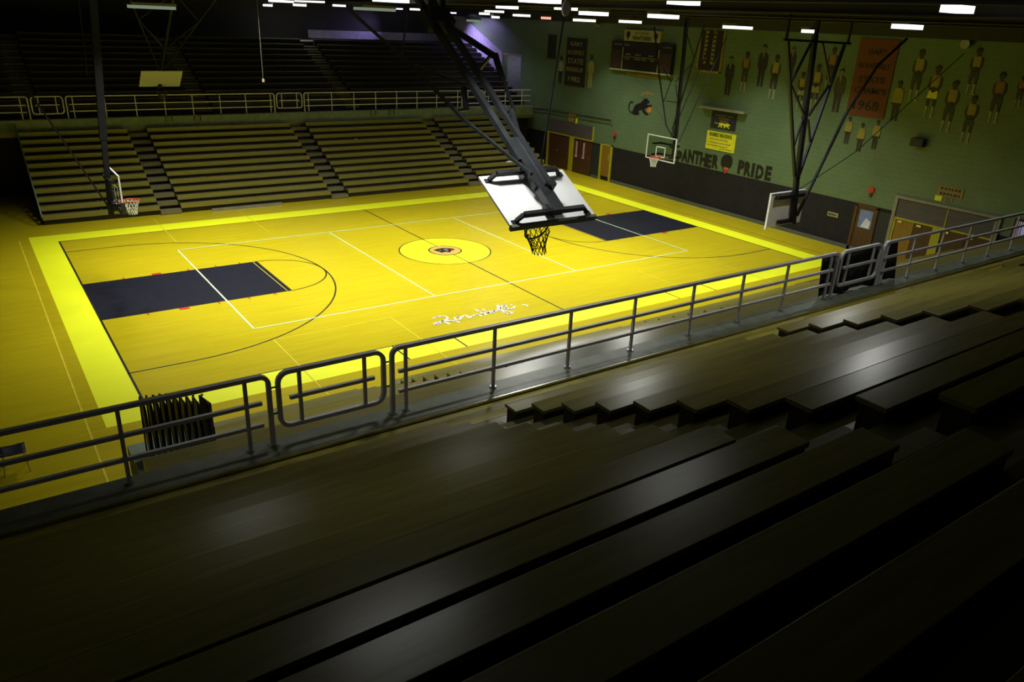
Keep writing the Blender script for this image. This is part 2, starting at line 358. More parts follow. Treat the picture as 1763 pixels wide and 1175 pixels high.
b = MB(); b.box((-18, -30.3, 0), (16.4, -30, 9.45)); struct('wall_front', b, M['backwall'])
b = MB(); b.box((-18.3, -30.3, 9.45), (16.4, 28.3, 9.6)); struct('ceiling', b, M['dark'], 'dark ceiling high over the court', 'ceiling')
for i, x in enumerate((-11.5, -5.5, .5, 6.5, 11.5)):
    b = MB(); b.box((x-.09, -30, 9.32), (x+.09, 28, 9.35)); b.box((x-.015, -30, 9.1), (x+.015, 28, 9.45)); b.box((x-.09, -30, 9.1), (x+.09, 28, 9.13))
    struct('trim_%d' % (i+1), b, M['beam'], 'dark steel roof beam running the depth of the hall', 'beam')
b = MB(); b.box((15.55, -30, 8.72), (16.1, 28, 9.45)); struct('trim_6', b, M['dark'], 'dark soffit along the top of the end wall', 'trim')
b = MB(); b.box((5.5, 27.9, 6.9), (16.06, 28, 7.42)); struct('trim_8', b, M['violetwall'], 'painted band of light low on the wall behind the far upper stand', 'wall panel')  # pale colour stands for light falling on the foot of the back wall
# lit opening in the far corner of the end wall
b = MB(); b.box((16.4, 17.6, 2.75), (18.6, 20.1, 2.85)); b.box((18.5, 17.6, 2.85), (18.6, 20.1, 6.5)); b.box((16.4, 17.6, 2.85), (18.6, 17.7, 6.5)); b.box((16.4, 20.0, 2.85), (18.6, 20.1, 6.5)); b.box((16.4, 17.6, 6.45), (18.6, 20.1, 6.55))
dn = struct('door_1', b, M['alcove'], 'tall bluish lit opening in the far corner of the end wall', 'doorway')
b = MB(); wall_slab(b, 19.95, 17.75, 6.42, 6.56, -.02, .03); b.build('lintel', M['cream'], dn)
b = MB(); b.box((18.42, 17.7, 3.0), (18.5, 20, 3.7)); o = b.build('low_panel', M['pink'], dn); o['label'] = 'pinkish low panel inside the opening'
# fluted pale wall beside the far upper stand
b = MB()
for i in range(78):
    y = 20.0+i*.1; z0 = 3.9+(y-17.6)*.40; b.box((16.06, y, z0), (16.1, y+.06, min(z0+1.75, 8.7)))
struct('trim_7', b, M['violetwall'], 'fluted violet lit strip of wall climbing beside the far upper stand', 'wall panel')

# ------------------------------------------------------------------ stands
PITCH_L, RISE_L = .533, .261
SECT = [(-13.0, -8.5), (-7.6, -.5), (.4, 7.55), (8.4, 13.6)]
AISL = [(-8.5, -7.6), (-.5, .4), (7.55, 8.4)]
def lower_bank(sgn, y0, x0, x1, label, group):
    root = thing('bleacher_section', label, 'bleachers', ((x0+x1)/2, sgn*y0, 0), group)
    for n in range(1, 12):
        yf = y0+PITCH_L*(n-1); zt = .41+RISE_L*(n-1); j = random.uniform(-.012, .012)
        b = MB(); b.box((x0+j, sgn*yf, zt-.045), (x1+j, sgn*(yf+.265), zt)); b.box((x0+j, sgn*yf, zt-.19), (x1+j, sgn*(yf+.028), zt-.045)); b.build('seat_board', M['bench'], root)
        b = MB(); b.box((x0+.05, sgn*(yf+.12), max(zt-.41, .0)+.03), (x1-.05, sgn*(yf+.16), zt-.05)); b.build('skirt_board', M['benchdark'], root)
        if n > 1:
            b = MB(); b.box((x0+.02, sgn*(yf-.268), zt-.41), (x1-.02, sgn*(yf+.24), zt-.375)); b.build('foot_board', M['tread'], root)
    for k in range(3):
        x = x0+.06+(x1-x0-.12)*k/2; b = MB()
        b.prism([(x-.03, sgn*(y0+.14), .0), (x-.03, sgn*(y0+.14), .2), (x-.03, sgn*(y0+5.4), 2.6), (x-.03, sgn*(y0+5.4), .0)], (.06, 0, 0))
        b.build('under_frame', M['benchdark'], root)
    return root
def aisle_steps(sgn, y0, x0, x1, label, group):
    root = thing('aisle_stair', label, 'stairs', ((x0+x1)/2, sgn*y0, 0), group)
    for n in range(1, 12):
        yf = y0+PITCH_L*(n-1); zt = .41+RISE_L*(n-1)-.22
        b = MB(); b.box((x0+.015, sgn*(yf-.06), max(0., zt-.17)), (x1-.015, sgn*(yf+.30), zt)); st = b.build('step', M['step'], root)
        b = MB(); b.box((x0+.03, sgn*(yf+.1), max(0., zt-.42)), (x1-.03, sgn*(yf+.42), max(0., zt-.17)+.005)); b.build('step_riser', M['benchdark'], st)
names_x = ['at the left end', 'left of mid court', 'right of mid court', 'at the right end']
for i, (x0, x1) in enumerate(SECT):
    rb = lower_bank(1, 10.4, x0, x1, 'eleven-row brown wooden bleacher section facing the camera, across the court '+names_x[i], 'far lower bleachers')
    if i == 0:
        b = MB(); b.bar((x0-.03, 10.3, .42), (x0-.03, 16.1, 3.30), .05, .16, (1, 0, 0)); o = b.build('end_rail', M['concgreen'], rb); o['label'] = 'green sloping end rail'
for i, (x0, x1) in enumerate(AISL):
    aisle_steps(1, 10.4, x0, x1, 'plain stepped aisle through the far lower bleachers, '+['behind the left glass hoop','the middle one','behind the white tilted backboard'][i], 'far aisle stairs')
NS = [(-12.92, -8.5), (-7.6, -.5), (.4, 7.55), (8.4, 13.6)]
for i, (x0, x1) in enumerate(NS):
    lower_bank(-1, 10.4, x0, x1, 'bleacher section seen from above below the near railing, '+['beside the folded chairs','second from the left','third from the left','under the right end of the railing'][i], 'near lower bleachers')
for i, (x0, x1) in enumerate(AISL):
    aisle_steps(-1, 10.4, x0, x1, 'stepped aisle seen through the near railing, '+['leftmost','middle','rightmost'][i], 'near aisle stairs')
# toe rail plank leaning on the foot of the far left section
b = MB(); b.box((-6.35, 10.14, .0), (-3.1, 10.2, .13)); single('loose_plank', b, M['cream'], 'pale plank lying along the foot of the far bleachers', 'plank')

PITCH_U, RISE_U = .587, .275
def yU(k): return 18.33+PITCH_U*(k-1)
def zU(k): return 3.94+RISE_U*(k-1)
def terrace(sgn, ybal, y1, nrow, xa, xb, name, label, yback):
    b = MB(); deck = 3.46
    b.box((xa, sgn*(ybal+.32), 2.9), (xb, sgn*(y1+.25), deck), 0)
    for k in range(2, nrow+2):
        ya = y1+PITCH_U*(k-2)+.25; yb = min(ya+PITCH_U, yback) if k <= nrow else yback
        b.box((xa, sgn*ya, 2.9), (xb, sgn*yb, 3.53+RISE_U*(k-1)), 0)
    fr = ybal if sgn > 0 else ybal-.16
    b.box((xa, sgn*fr, 2.95), (xb, sgn*(ybal+.32), 3.5), 1)
    if sgn < 0: b.box((-14.0, -fr, 3.1), (xb, -16.2, 3.27), 0)
    b.box((xa, sgn*(ybal+.6), 0), (xb, sgn*(ybal+.7), 2.92), 5)
    if sgn < 0: b.box((xa, -(ybal+.37), 3.455), (xb, -(ybal+.78), 3.464), 4)
    b.box((xa, sgn*(ybal+.32), 3.46), (xb, sgn*(ybal+.345), 3.515), 2)
    b.box((xa, sgn*(fr+.02), 2.75), (xb, sgn*(ybal+.30), 2.95), 3)
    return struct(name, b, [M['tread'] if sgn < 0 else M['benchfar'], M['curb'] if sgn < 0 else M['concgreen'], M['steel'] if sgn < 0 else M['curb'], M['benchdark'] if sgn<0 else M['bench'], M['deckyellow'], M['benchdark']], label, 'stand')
terrace(-1, 17.1, 18.33, 17, -18, 16.1, 'terrace_near', 'boarded stepped stand under the near upper benches', 30.)
terrace(1, 16.2, 17.35, 12, -18, 16.1, 'terrace_far', 'green fronted balcony and dark stepped stand across the court', 28.)
def bench(sgn, yf, zt, ztread, x0, x1, label, group):
    root = thing('bleacher_bench', label, 'bench', ((x0+x1)/2, sgn*yf, ztread), group)
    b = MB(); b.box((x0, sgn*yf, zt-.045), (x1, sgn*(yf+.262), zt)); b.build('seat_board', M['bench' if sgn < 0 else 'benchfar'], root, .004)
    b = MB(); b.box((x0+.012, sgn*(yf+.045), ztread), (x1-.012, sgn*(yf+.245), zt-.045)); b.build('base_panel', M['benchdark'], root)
NB = [(-17.9, -10.75, 'left of the first aisle'), (-9.8, -4.95, 'between the first and second aisles'), (-4.0, 3.4, 'between the second and third aisles'), (4.3, 16.0, 'right of the third aisle')]
for k in range(1, 16):
    for (x0, x1, where) in NB:
        bench(-1, yU(k), zU(k), 3.46 if k == 1 else zU(k)-.41, x0, x1, 'dark varnished near bench, %s row from the railing, %s' % (ordinal(k), where), 'near upper benches')
NF = [(-17.9, -12.7, 'far left block'), (-11.8, -4.9, 'second block from the left'), (-4.0, 3.4, 'middle block'), (4.3, 16.0, 'right block')]
for k in range(1, 13):
    for (x0, x1, where) in NF:
        yf = 17.35+PITCH_U*(k-1)
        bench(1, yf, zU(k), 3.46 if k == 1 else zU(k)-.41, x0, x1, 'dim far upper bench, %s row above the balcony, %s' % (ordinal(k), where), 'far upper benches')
for i, (x0, x1) in enumerate([(-10.75, -9.8), (-4.95, -4.0), (3.4, 4.3)]):
    root = thing('aisle_stair', 'boarded steps of the near upper stand, '+['first aisle from the left, nearest the camera','second aisle from the left','third aisle from the left'][i], 'stairs', ((x0+x1)/2, -18.1, 3.46), 'near upper aisle stairs')
    for k in range(2, 16):
        y = yU(k)-PITCH_U; z = zU(k)-.41
        b = MB(); b.box((x0+.02, -(y-.02), z-RISE_U), (x1-.02, -(y+.25), z-RISE_U/2)); b.build('step', M['step'], root)
for i, (x0, x1) in enumerate([(-12.7, -11.8), (-4.9, -4.0), (3.4, 4.3)]):
    root = thing('aisle_stair', 'dark steps of the far upper stand, '+['leftmost aisle','middle aisle','right aisle'][i], 'stairs', ((x0+x1)/2, 17.2, 3.46), 'far upper aisle stairs')
    for k in range(2, 13):
        y = 17.35+PITCH_U*(k-1)-PITCH_U; z = zU(k)-.41
        b = MB(); b.box((x0+.02, (y-.02), z-RISE_U), (x1-.02, (y+.25), z-RISE_U/2)); b.build('step', M['step'], root)
b = MB(); b.box((-14.0, -16.95, 2.25), (-13.02, -14.75, 2.72)); b.box((-13.95, -16.9, 0), (-13.85, -16.8, 2.25)); b.box((-13.95, -14.9, 0), (-13.85, -14.8, 2.25)); b.box((-13.15, -14.9, 0), (-13.05, -14.8, 2.25))
struct('landing', b, M['concgreen'], 'small green landing under the folded chairs', 'landing')

# ------------------------------------------------------------------ railings
SQ = .055
def rail_run(y, zb, x0, x1, posts, end0, end1, label, group, s=SQ, rmat='rail', flange=True):
    """three-bar railing; end0/end1 turn the top rail down into an end post"""
    mt = M[rmat]; zt = zb+1.0; root = thing('guard_rail', label, 'railing', ((x0+x1)/2, y, zb), group); r = .11
    pts = []
    if end0:
        pts += [(x0, y, zb+.02)] + [(x0+r-r*math.cos(a), y, zt-r+r*math.sin(a)) for a in [i*math.pi/10 for i in range(6)]]
    else: pts += [(x0, y, zt)]
    if end1:
        pts += [(x1-r+r*math.sin(a), y, zt-r+r*math.cos(a)) for a in [i*math.pi/10 for i in range(6)]] + [(x1, y, zb+.02)]
    else: pts += [(x1, y, zt)]
    b = MB(); b.sweep(pts, (0, 1, 0), s*1.1, s); b.build('top_rail', mt, root)
    a0 = x0+.10 if end0 else x0; a1 = x1-.10 if end1 else x1
    for z in (zb+.64, zb+.33):
        b = MB(); b.box((a0, y-s*.45, z-s*.45), (a1, y+s*.45, z+s*.45)); b.build('mid_rail', mt, root)
    for x in posts:
        b = MB(); b.box((x-s*.4, y-s*.36, zb), (x+s*.4, y+s*.36, zt-s*.4)); p = b.build('post', mt, root)
        if flange:
            b = MB(); b.cyl((x, y, zb+.004), (x, y, zb+.022), s*1.0, 12); b.build('flange', M['steel'], p)
    if flange:
        for e, x in ((end0, x0), (end1, x1)):
            if e:
                b = MB(); b.box((x-s, y-s, zb+.004), (x+s, y+s, zb+.02)); b.build('flange', M['steel'], root)
    return root
def rail_gate(y, zb, x0, x1, label, group, s=SQ, rmat='rail'):
    mt = M[rmat]; root = thing('rail_gate', label, 'gate', ((x0+x1)/2, y, zb), group); r = .14; za, zt = zb+.24, zb+1.0; pts = []
    for cx, cz, a0 in ((x1-r, zt-r, 0), (x0+r, zt-r, math.pi/2), (x0+r, za+r, math.pi), (x1-r, za+r, 1.5*math.pi)):
        for i in range(6):
            a = a0+i*math.pi/10; pts.append((cx+r*math.cos(a), y, cz+r*math.sin(a)))
    pts.append(pts[0]); b = MB(); b.sweep(pts, (0, 1, 0), s*1.1, s); b.build('gate_frame', mt, root)
    b = MB(); b.box((x0+.14, y-s*.45, zb+.63-s*.45), (x1-.14, y+s*.45, zb+.63+s*.45)); b.build('mid_rail', mt, root)
    for x in (x0+.28, x1-.28):
        b = MB(); b.box((x-s*.4, y-s*.36, za+s*.4), (x+s*.4, y+s*.36, zt-s*.4)); b.build('upright', mt, root)
    for x, d in ((x0, -1), (x1, 1)):
        for z in (zb+.45, zb+.82):
            b = MB(); b.cyl((x+d*(s*.4), y, z), (x+d*(.085), y, z), .012, 8); b.build('hinge_pin', M['darksteel'], root)
    return root
YN, YF_, ZB = -17.1, 16.32, 3.5
rail_run(YN, ZB, -17.9, -12.57, [-17.1, -15.7, -14.28, -12.86], False, True, 'grey railing section at the left edge, in front of the folded chairs', 'near railing')
rail_gate(YN, ZB, -12.45, -10.99, 'grey rail gate with rounded corners, left one by the dark aisle', 'near rail gates')
rail_run(YN, ZB, -10.86, -.49, [-10.65, -9.16, -7.7, -6.3, -4.86, -3.5, -2.16, -.71], True, True, 'long grey near railing section running between the two gates', 'near railing')
rail_gate(YN, ZB, -.36, 1.14, 'grey rail gate with rounded corners in front of the black drape', 'near rail gates')
rail_run(YN, ZB, 1.27, 16.0, [1.42, 2.54, 3.83, 5.16, 6.45, 7.75, 9.05, 10.4, 11.7, 13.0, 14.3, 15.6], True, False, 'grey near railing section running right to the end wall doors', 'near railing')
rail_run(YF_, ZB, -17.9, -12.35, [-16.5, -15.1, -13.75, -12.65], False, True, 'far balcony railing section at the left edge', 'far railing', .05, 'railfar')
rail_gate(YF_, ZB, -12.22, -10.95, 'far balcony gate at the left above the bleacher end', 'far rail gates', .05, 'railfar')
rail_run(YF_, ZB, -10.82, -1.05, [-10.55, -9.2, -7.86, -6.54, -5.22, -3.87, -2.56, -1.25], True, True, 'far balcony railing section between the left and middle gates', 'far railing', .05, 'railfar')
rail_gate(YF_, ZB, -.92, .47, 'far balcony gate above the middle aisle', 'far rail gates', .05, 'railfar')
rail_run(YF_, ZB, .6, 10.66, [.84, 2.18, 3.51, 4.85, 6.19, 7.53, 8.87, 10.35], True, True, 'far balcony railing section right of the middle gate', 'far railing', .05, 'railfar')
rail_gate(YF_, ZB, 10.8, 12.2, 'far balcony gate behind the tilted hoop mast', 'far rail gates', .05, 'railfar')
rail_run(YF_, ZB, 12.33, 15.9, [12.6, 13.9, 15.2], True, False, 'far balcony railing section in the right corner', 'far railing', .05, 'railfar')
for i, x in enumerate((-6.45, -5.1, 4.62, 5.8)):
    root = thing('fascia_plaque', 'small square plaque with ring on the green balcony front, %s of four' % ordinal(i+1), 'plaque', (x, 16.19, 3.36), 'balcony plaques')
    b = MB()
    for s in (-1, 1): b.box((x+s*.16-.02, 16.185, 3.25), (x+s*.16+.02, 16.2, 3.47)); b.box((x+s*.12-.04, 16.185, 3.25), (x+s*.12+.04, 16.2, 3.28)); b.box((x+s*.12-.04, 16.185, 3.44), (x+s*.12+.04, 16.2, 3.47))
    b.build('bracket_mark', M['pad'], root)
    b = MB(); b.ring((x, 16.19, 3.36), .065, .012, (1,0,0), (0,0,1), 18, 6); b.build('ring_mark', M['gold'], root)

# black drape over the gate
b = MB(); N = 36; x0, x1 = -.93, 1.93; top = 4.43
vs = []; fs = []
for j, (z, w) in enumerate([(top, .2), (4.1, .7), (3.8, 1.), (3.53, 1.)]):
    for i in range(N+1):
        x = x0+(x1-x0)*i/N+(.07*j if i > N/2 else .05*j); y = -17.02+.022*math.sin(i*1.35)*w+.01*math.sin(i*.5)
        vs.append((x, y, z+.03*math.sin(i*.45)*(j == 3)))
for j in range(3):
    for i in range(N): a = j*(N+1)+i; fs.append((a, a+1, a+N+2, a+N+1))
k = len(vs); vs += [(x, y+.008, z) for x, y, z in vs]; fs += [tuple(q+k for q in f[::-1]) for f in fs]
b.add(vs, fs, 0, True); single('drape', b, M['blackcloth'], 'black cloth drape hanging behind the right rail gate', 'drape')

# ------------------------------------------------------------------ folded chairs and the loose chair
for i in range(10):
    x = -13.78+i*.078+(.03 if i == 9 else 0); y = -15.3-.045*i; hw = .11 if i < 9 else .17; zb = 2.76 if i < 10 else 2.8; zb = 2.725; dz = -.03*abs(i-5)/5
    if i == 9: lab = 'black folded chair at the right end of the row, flat seat face showing'
    else: lab = '%s from the left in the row of black folded chairs standing by the near railing' % ordinal(i+1)
    root = thing('folded_chair', lab, 'chair', (x, y, zb), 'row of folded chairs')
    h = .98+dz+random.uniform(-.015, .015); ln = .06
    for s in (-1, 1):
        b = MB(); b.tube([(x-.012, y+s*.21, zb), (x-.005, y+s*.21, zb+.5), (x, y+s*.2, zb+h-.1), (x, y+s*.17, zb+h-.02), (x, y+s*.1, zb+h)], .012, 6); b.build('leg', M['blackmetal'], root)
        b = MB(); b.tube([(x+.022, y+s*.18, zb), (x+.012, y+s*.18, zb+.35), (x+.008, y+s*.18, zb+.62)], .011, 6); b.build('rear_leg', M['blackmetal'], root)
    b = MB(); b.obox((x, y, zb+h-.21), (.010, .0 if i < 9 else .004, 0), (-.0 if i < 9 else -.035, hw, 0), (0, 0, .19)); b.build('backrest', M['blackmetal'], root, .006)
    b = MB(); b.obox((x+.008, y, zb+.335), (.010, .0 if i < 9 else .004, 0), (-.0 if i < 9 else -.035, hw, 0), (0, 0, .235)); b.build('seat', M['blackmetal'], root, .006)
b = MB(); b.add([(-13.99,-16.3,2.74),(-13.7,-16.3,2.74),(-13.7,-15.95,2.86),(-13.99,-15.95,2.82),(-13.99,-16.3,2.722),(-13.7,-16.3,2.722),(-13.7,-15.95,2.722),(-13.99,-15.95,2.722)],[(0,1,2,3),(7,6,5,4),(0,4,5,1),(1,5,6,2),(2,6,7,3),(3,7,4,0)]); single('paper_stack', b, M['paper'], 'pale loose paper lying beside the folded chairs', 'paper')
c0 = (-15.47, -9.62); root = thing('school_chair', 'navy plastic chair with thin legs on the floor at the left edge', 'chair', (c0[0], c0[1], 0))
cx, cy = c0
b = MB(); vs = []; fs = []
for j in range(6):
    for i in range(7):
        u, w = i/6-.5, j/5-.5; vs.append((cx+u*.44, cy+w*.42, .45-.03*math.cos(u*3)*math.cos(w*3)+.02*abs(u)))
for j in range(5):
    for i in range(6): a = j*7+i; fs.append((a, a+1, a+8, a+7))
k = len(vs); vs += [(x, y, z-.018) for x, y, z in vs]; fs += [tuple(q+k for q in f[::-1]) for f in fs]
rim_ = [i for i in range(7)]+[7*j+6 for j in range(1, 6)]+[35+i for i in range(5, -1, -1)]+[7*j for j in range(4, 0, -1)]
fs += [(rim_[i], rim_[i-1], rim_[i-1]+k, rim_[i]+k) for i in range(len(rim_))]
b.add(vs, fs, 0, True); b.build('seat', M['chairplastic'], root)
b = MB(); b.prism([(cx-.25, cy-.19, .58), (cx-.25, cy+.19, .58), (cx-.28, cy+.18, .82), (cx-.28, cy-.18, .82)], (.02, 0, 0)); b.build('backrest', M['chairplastic'], root, .008)
for sx in (-1, 1):
    for sy in (-1, 1):
        b = MB(); b.tube([(cx+sx*.16, cy+sy*.16, .43), (cx+sx*.22, cy+sy*.21, .0)], .011, 6); b.build('leg', M['chrome'], root)
for sy in (-1, 1):
    b = MB(); b.tube([(cx-.16, cy+sy*.15, .43), (cx-.25, cy+sy*.15, .47), (cx-.27, cy+sy*.15, .8)], .011, 6); b.build('back_support', M['chrome'], root)

# ------------------------------------------------------------------ basketball hoops
def net_mb(c, r, axis, hlen=.42, rt_=.006, n=12, sway=(0, 0, 0)):
    c = V(c); ax = V(axis).normalized(); u = ax.orthogonal().normalized(); w = ax.cross(u); b = MB(); sway = V(sway)
    rad = [r, r*.86, r*.68, r*.56, r*.55]
    def pt(lv, k):
        a = 2*math.pi*(k+.5*(lv % 2))/n; t = lv/4
        return c+(u*math.cos(a)+w*math.sin(a))*rad[lv]+ax*hlen*t+sway*t*t
    for lv in range(4):
        for k in range(n):
            for d in (0, 1):
                kk = k+d if lv % 2 else k-d
                b.bar(pt(lv, k), pt(lv+1, kk), rt_*2, rt_*2, (1, .3, .2))
    return b
def rim_part(root, c, r, out, upv, rimm, netm, axis, sway=(0,0,0), nr=.006):
    """c: rim centre, out: from the board to the rim, upv: rim axis"""
    c, out, upv = V(c), V(out).normalized(), V(upv).normalized(); sd = out.cross(upv)
    b = MB(); b.ring(c, r, .017, out, sd, 28, 8); b.bar(c-out*r, c-out*(r+.15), .12, .03, sd); b.obox(c-out*(r+.145)-upv*.03, out*.008, sd*.09, upv*.09)
    for s in (-1, 1): b.tube([c-out*(r+.14)-upv*.1+sd*.05*s, c-out*(r*.55)+sd*s*r*.8-upv*.015], .008, 6)
    ro = b.build('rim', rimm, root); net_mb(c-upv*.012, r, axis, .42, nr, 12, sway).build('net', netm, ro)
def glass_board(root, x, sgn, y0=0., zb=2.9):
    """glass board facing the court; sgn = direction it faces in x"""
    zc, w, h = zb+.535, .915, .535
    b = MB(); b.box((x-.006, y0-w+.02, zb+.02), (x+.006, y0+w-.02, zb+2*h-.02)); bd = b.build('glass_pane', M['glass'], root); bd['label'] = 'clear glass backboard pane'
    b = MB()
    for s in (-1, 1): b.box((x-.022, y0+s*w-.022, zb-.022), (x+.022, y0+s*w+.022, zb+2*h+.022)); b.box((x-.022, y0-w, zc+s*h-.022), (x+.022, y0+w, zc+s*h+.022))
    b.build('board_frame', M['frame'], root)
    b = MB(); xf = x+sgn*.010
    for s in (-1, 1): b.box((xf-.004, y0+s*.28-.025, zb+.13), (xf+.004, y0+s*.28+.025, zb+.61)); b.box((xf-.004, y0-.3, zb+.37+s*.22-.025), (xf+.004, y0+.3, zb+.37+s*.22+.025))
    b.build('target_square', M['frame'], root)
    rim_part(root, (x+sgn*.38, y0, 3.05), .23, (sgn, 0, 0), (0, 0, 1), M['rim'], M['net'], (0, 0, -1))
# right main hoop
XB = L-1.22; root = thing('basketball_hoop', 'clear glass hoop with white frame hanging in front of the green end wall', 'basketball hoop', (XB, 0, 2.9), 'glass hoops')
glass_board(root, XB, -1)
xm = 12.1; S = lambda u, v, x=xm: PX(u, v, x)
b = MB(); b.bar(S(1182, 40), S(1163, 240), .13, .13, (0, 1, 0)); b.bar(S(1182, 46), V((xm, S(1182, 46).y, 9.44)), .13, .13, (0, 1, 0)); b.bar(S(1163, 236), V((xm, S(1163,240).y, 3.0)), .13, .13, (0,1,0)); b.build('mast', M['darksteel'], root)
for nm, ps in (('truss_leg', [(1126.5,46),(1135,130),(1147,216),(1161,240)]), ('truss_leg', [(1212,42),(1194,105),(1158,222),(1163,240)])):
    for a, c in zip(ps[:-1], ps[1:]):
        b = MB(); b.tube([S(*a), S(*c)], .035, 8); b.build(nm, M['darksteel'], root)
for a, c in (((1163,141),(1193,107)), ((1196,103),(1178.6,46)), ((1156,138),(1143,174)), ((1163,145),(1167.5,176)), ((1155,141),(1142,118)), ((1147,174),(1168,177))):
    b = MB(); b.tube([S(*a), S(*c)], .022, 6); b.build('truss_brace', M['darksteel'], root)
for a, c in (((1232,55), (1154,238)), ((1250,65), (1168.6,245))):
    p0 = S(*c); p1 = PX(a[0], a[1], 14.2); b = MB(); b.tube([p0, p1], .024, 6); b.build('rear_strut', M['darksteel'], root)
b = MB(); b.box((XB+.02, -.62, 3.55), (xm, -.5, 3.63)); b.box((XB+.02, .5, 3.55), (xm, .62, 3.63)); b.box((xm-.04, -.64, 3.55), (xm+.04, .64, 3.63)); b.box((XB+.02, -.62, 3.05), (xm, -.5, 3.13)); b.box((XB+.02, .5, 3.05), (xm, .62, 3.13)); b.box((xm-.04, -.64, 3.05), (xm+.04, .64, 3.13)); b.build('board_bracket', M['darksteel'], root)
b = MB(); b.tube([PX(1086, 125, 14.5), S(1143, 206)], .008, 5); b.build('hoist_cable', M['darksteel'], root)
# left main hoop
XB = -L+1.22; root = thing('basketball_hoop', 'clear glass hoop seen side on in front of the far bleachers at left', 'basketball hoop', (XB, 0, 2.9), 'glass hoops')
glass_board(root, XB, 1)
T = lambda u, v, y=0.: PY(u, v, y)
b = MB(); b.bar(T(160, 0), T(178, 240), .17, .2, (0, 1, 0)); b.bar(T(178, 236), T(192, 372), .13, .15, (0, 1, 0)); b.bar(T(160,0), (T(160,0).x, 0, 9.4), .17, .2, (0,1,0)); b.build('mast', M['darksteel'], root)
b = MB(); b.bar(T(45, 150), T(195, 368), .05, .05, (0, 1, 0)); b.bar(T(45, 150), PY(-30, 40, .0), .05, .05, (0, 1, 0)); b.build('rear_strut', M['darksteel'], root)
b = MB(); b.tube([T(135, 0), T(150, 130)], .02, 6); b.build('hoist_cable', M['darksteel'], root)
b = MB(); b.box((-11.75, -.1, 2.78), (XB-.02, .1, 2.9)); b.box((-11.8, -.55, 3.0), (-11.7, .55, 3.1)); b.box((-11.8, -.55, 3.7), (-11.7, .55, 3.8)); b.box((-11.78, -.06, 2.8), (-11.70, .06, 3.8))
for y in (-.5, .5): b.box((-11.75, y-.04, 3.0), (XB-.02, y+.04, 3.08)); b.box((-11.75, y-.04, 3.7), (XB-.02, y+.04, 3.78))
b.build('board_bracket', M['darksteel'], root)
b = MB(); b.box((XB-.06, -.93, 2.82), (XB+.06, -.35, 2.96)); b.box((XB-.06, .35, 2.82), (XB+.06, .93, 2.96)); b.box((XB-.06, -.97, 2.86), (XB+.06, -.87, 3.2)); b.box((XB-.06, .87, 2.86), (XB+.06, .97, 3.2)); b.build('edge_pad', M['pad'], root)
# foreground swung-up hoop
BC = V((-7.09, -15.25, 5.876)); t = .553; bu = V((0, math.cos(t), math.sin(t))); bn = V((0, math.sin(t), -math.cos(t))); bx = V((1, 0, 0))
root = thing('basketball_hoop', 'hoop swung up over the near stand, white board tilted with dark brackets toward the camera', 'basketball hoop', BC)
b = MB(); b.obox(BC, bx*.915, bu*.61, bn*.02); b.build('backboard', M['boardwhite'], root)
b = MB(); b.obox(BC-bu*.60+bn*.015, bx*.915, bu*.03, bn*.05); b.build('edge_strip', M['base'], root)
def FP(x, a, c): return BC+bx*x+bu*a-bn*c          # x across, a along the board, c out of its back
for a in (.50, -.50):
    b = MB(); b.bar(FP(-.66, a, .16), FP(.62, a, .16), .07, .09, bu)
    for s in (-1, 1):
        xe = .66 if s < 0 else .62
        b.bar(FP(s*xe, a, .16), FP(s*(xe+.12), a-.015, .045), .06, .07, bu); b.bar(FP(s*(xe+.08), a-.02, .03), FP(s*(xe+.2), a-.02, .03), .08, .025, bu)
    b.build('cross_bracket', M['darksteel'], root)
mdir = V((0, math.cos(.605), math.sin(.605)))
m0 = FP(.02, -.55, .17); 
b = MB(); b.bar(m0, m0+mdir*1.75, .25, .14, (1, 0, 0)); b.obox(FP(.02, -.42, .12), bx*.17, bu*.09, bn*.05); b.obox(FP(.02, .46, .12), bx*.17, bu*.09, bn*.05); b.build('lower_mast', M['mast'], root)
l0 = m0+mdir*1.2+V((-.12, 0, .02)); top = 9.40
def up_to(p, d, z): return p+d*((z-p.z)/d.z)
b = MB(); b.bar(l0, up_to(l0, mdir, 9.05), .11, .11, (1, 0, 0)); b.build('mast_tube', M['mast'], root)
r0 = FP(.13, -.02, .26)+V((.02, 0, 0)); b = MB(); b.bar(r0, up_to(r0, mdir, 9.05), .10, .10, (1, 0, 0)); b.build('mast_tube', M['mast'], root)
b = MB(); b.obox(r0+mdir*.03, bx*.085, mdir*.05, mdir.cross(bx)*.075)
for s in (-1, 1): b.cyl(r0+mdir*.03+bx*.10*s-V((0,0,.02)), r0+mdir*.03+bx*.10*s+V((0,0,.03)), .03, 8)
b.obox(m0+mdir*.62-bx*.13, bx*.04, mdir*.05, mdir.cross(bx)*.06); b.build('clamp', M['darksteel'], root)
XM = -7.1; G = lambda u, v, x=XM: PX(u, v, x)
b = MB(); b.bar(G(915, 300, -7.25), G(800, 207, -7.25), .055, .055, (1,0,0)); b.bar(G(800, 207, -7.25), G(700, 105, -7.35), .055, .055, (1,0,0)); b.bar(G(700,105,-7.35), G(598, 14, -7.45), .05, .05, (1,0,0)); b.build('long_brace', M['mast'], root)
b = MB(); b.bar(G(690, 103), G(702, 22), .03, .03, (1,0,0)); b.bar(G(715, 112), G(790, 142), .035, .035, (1,0,0)); b.build('spreader', M['mast'], root)
b = MB(); b.bar(G(798, 150), G(803, 188), .08, .08, (1,0,0)); b.bar(G(806, 188), G(790, 190), .05, .05, (1,0,0)); b.build('knuckle', M['mast'], root)
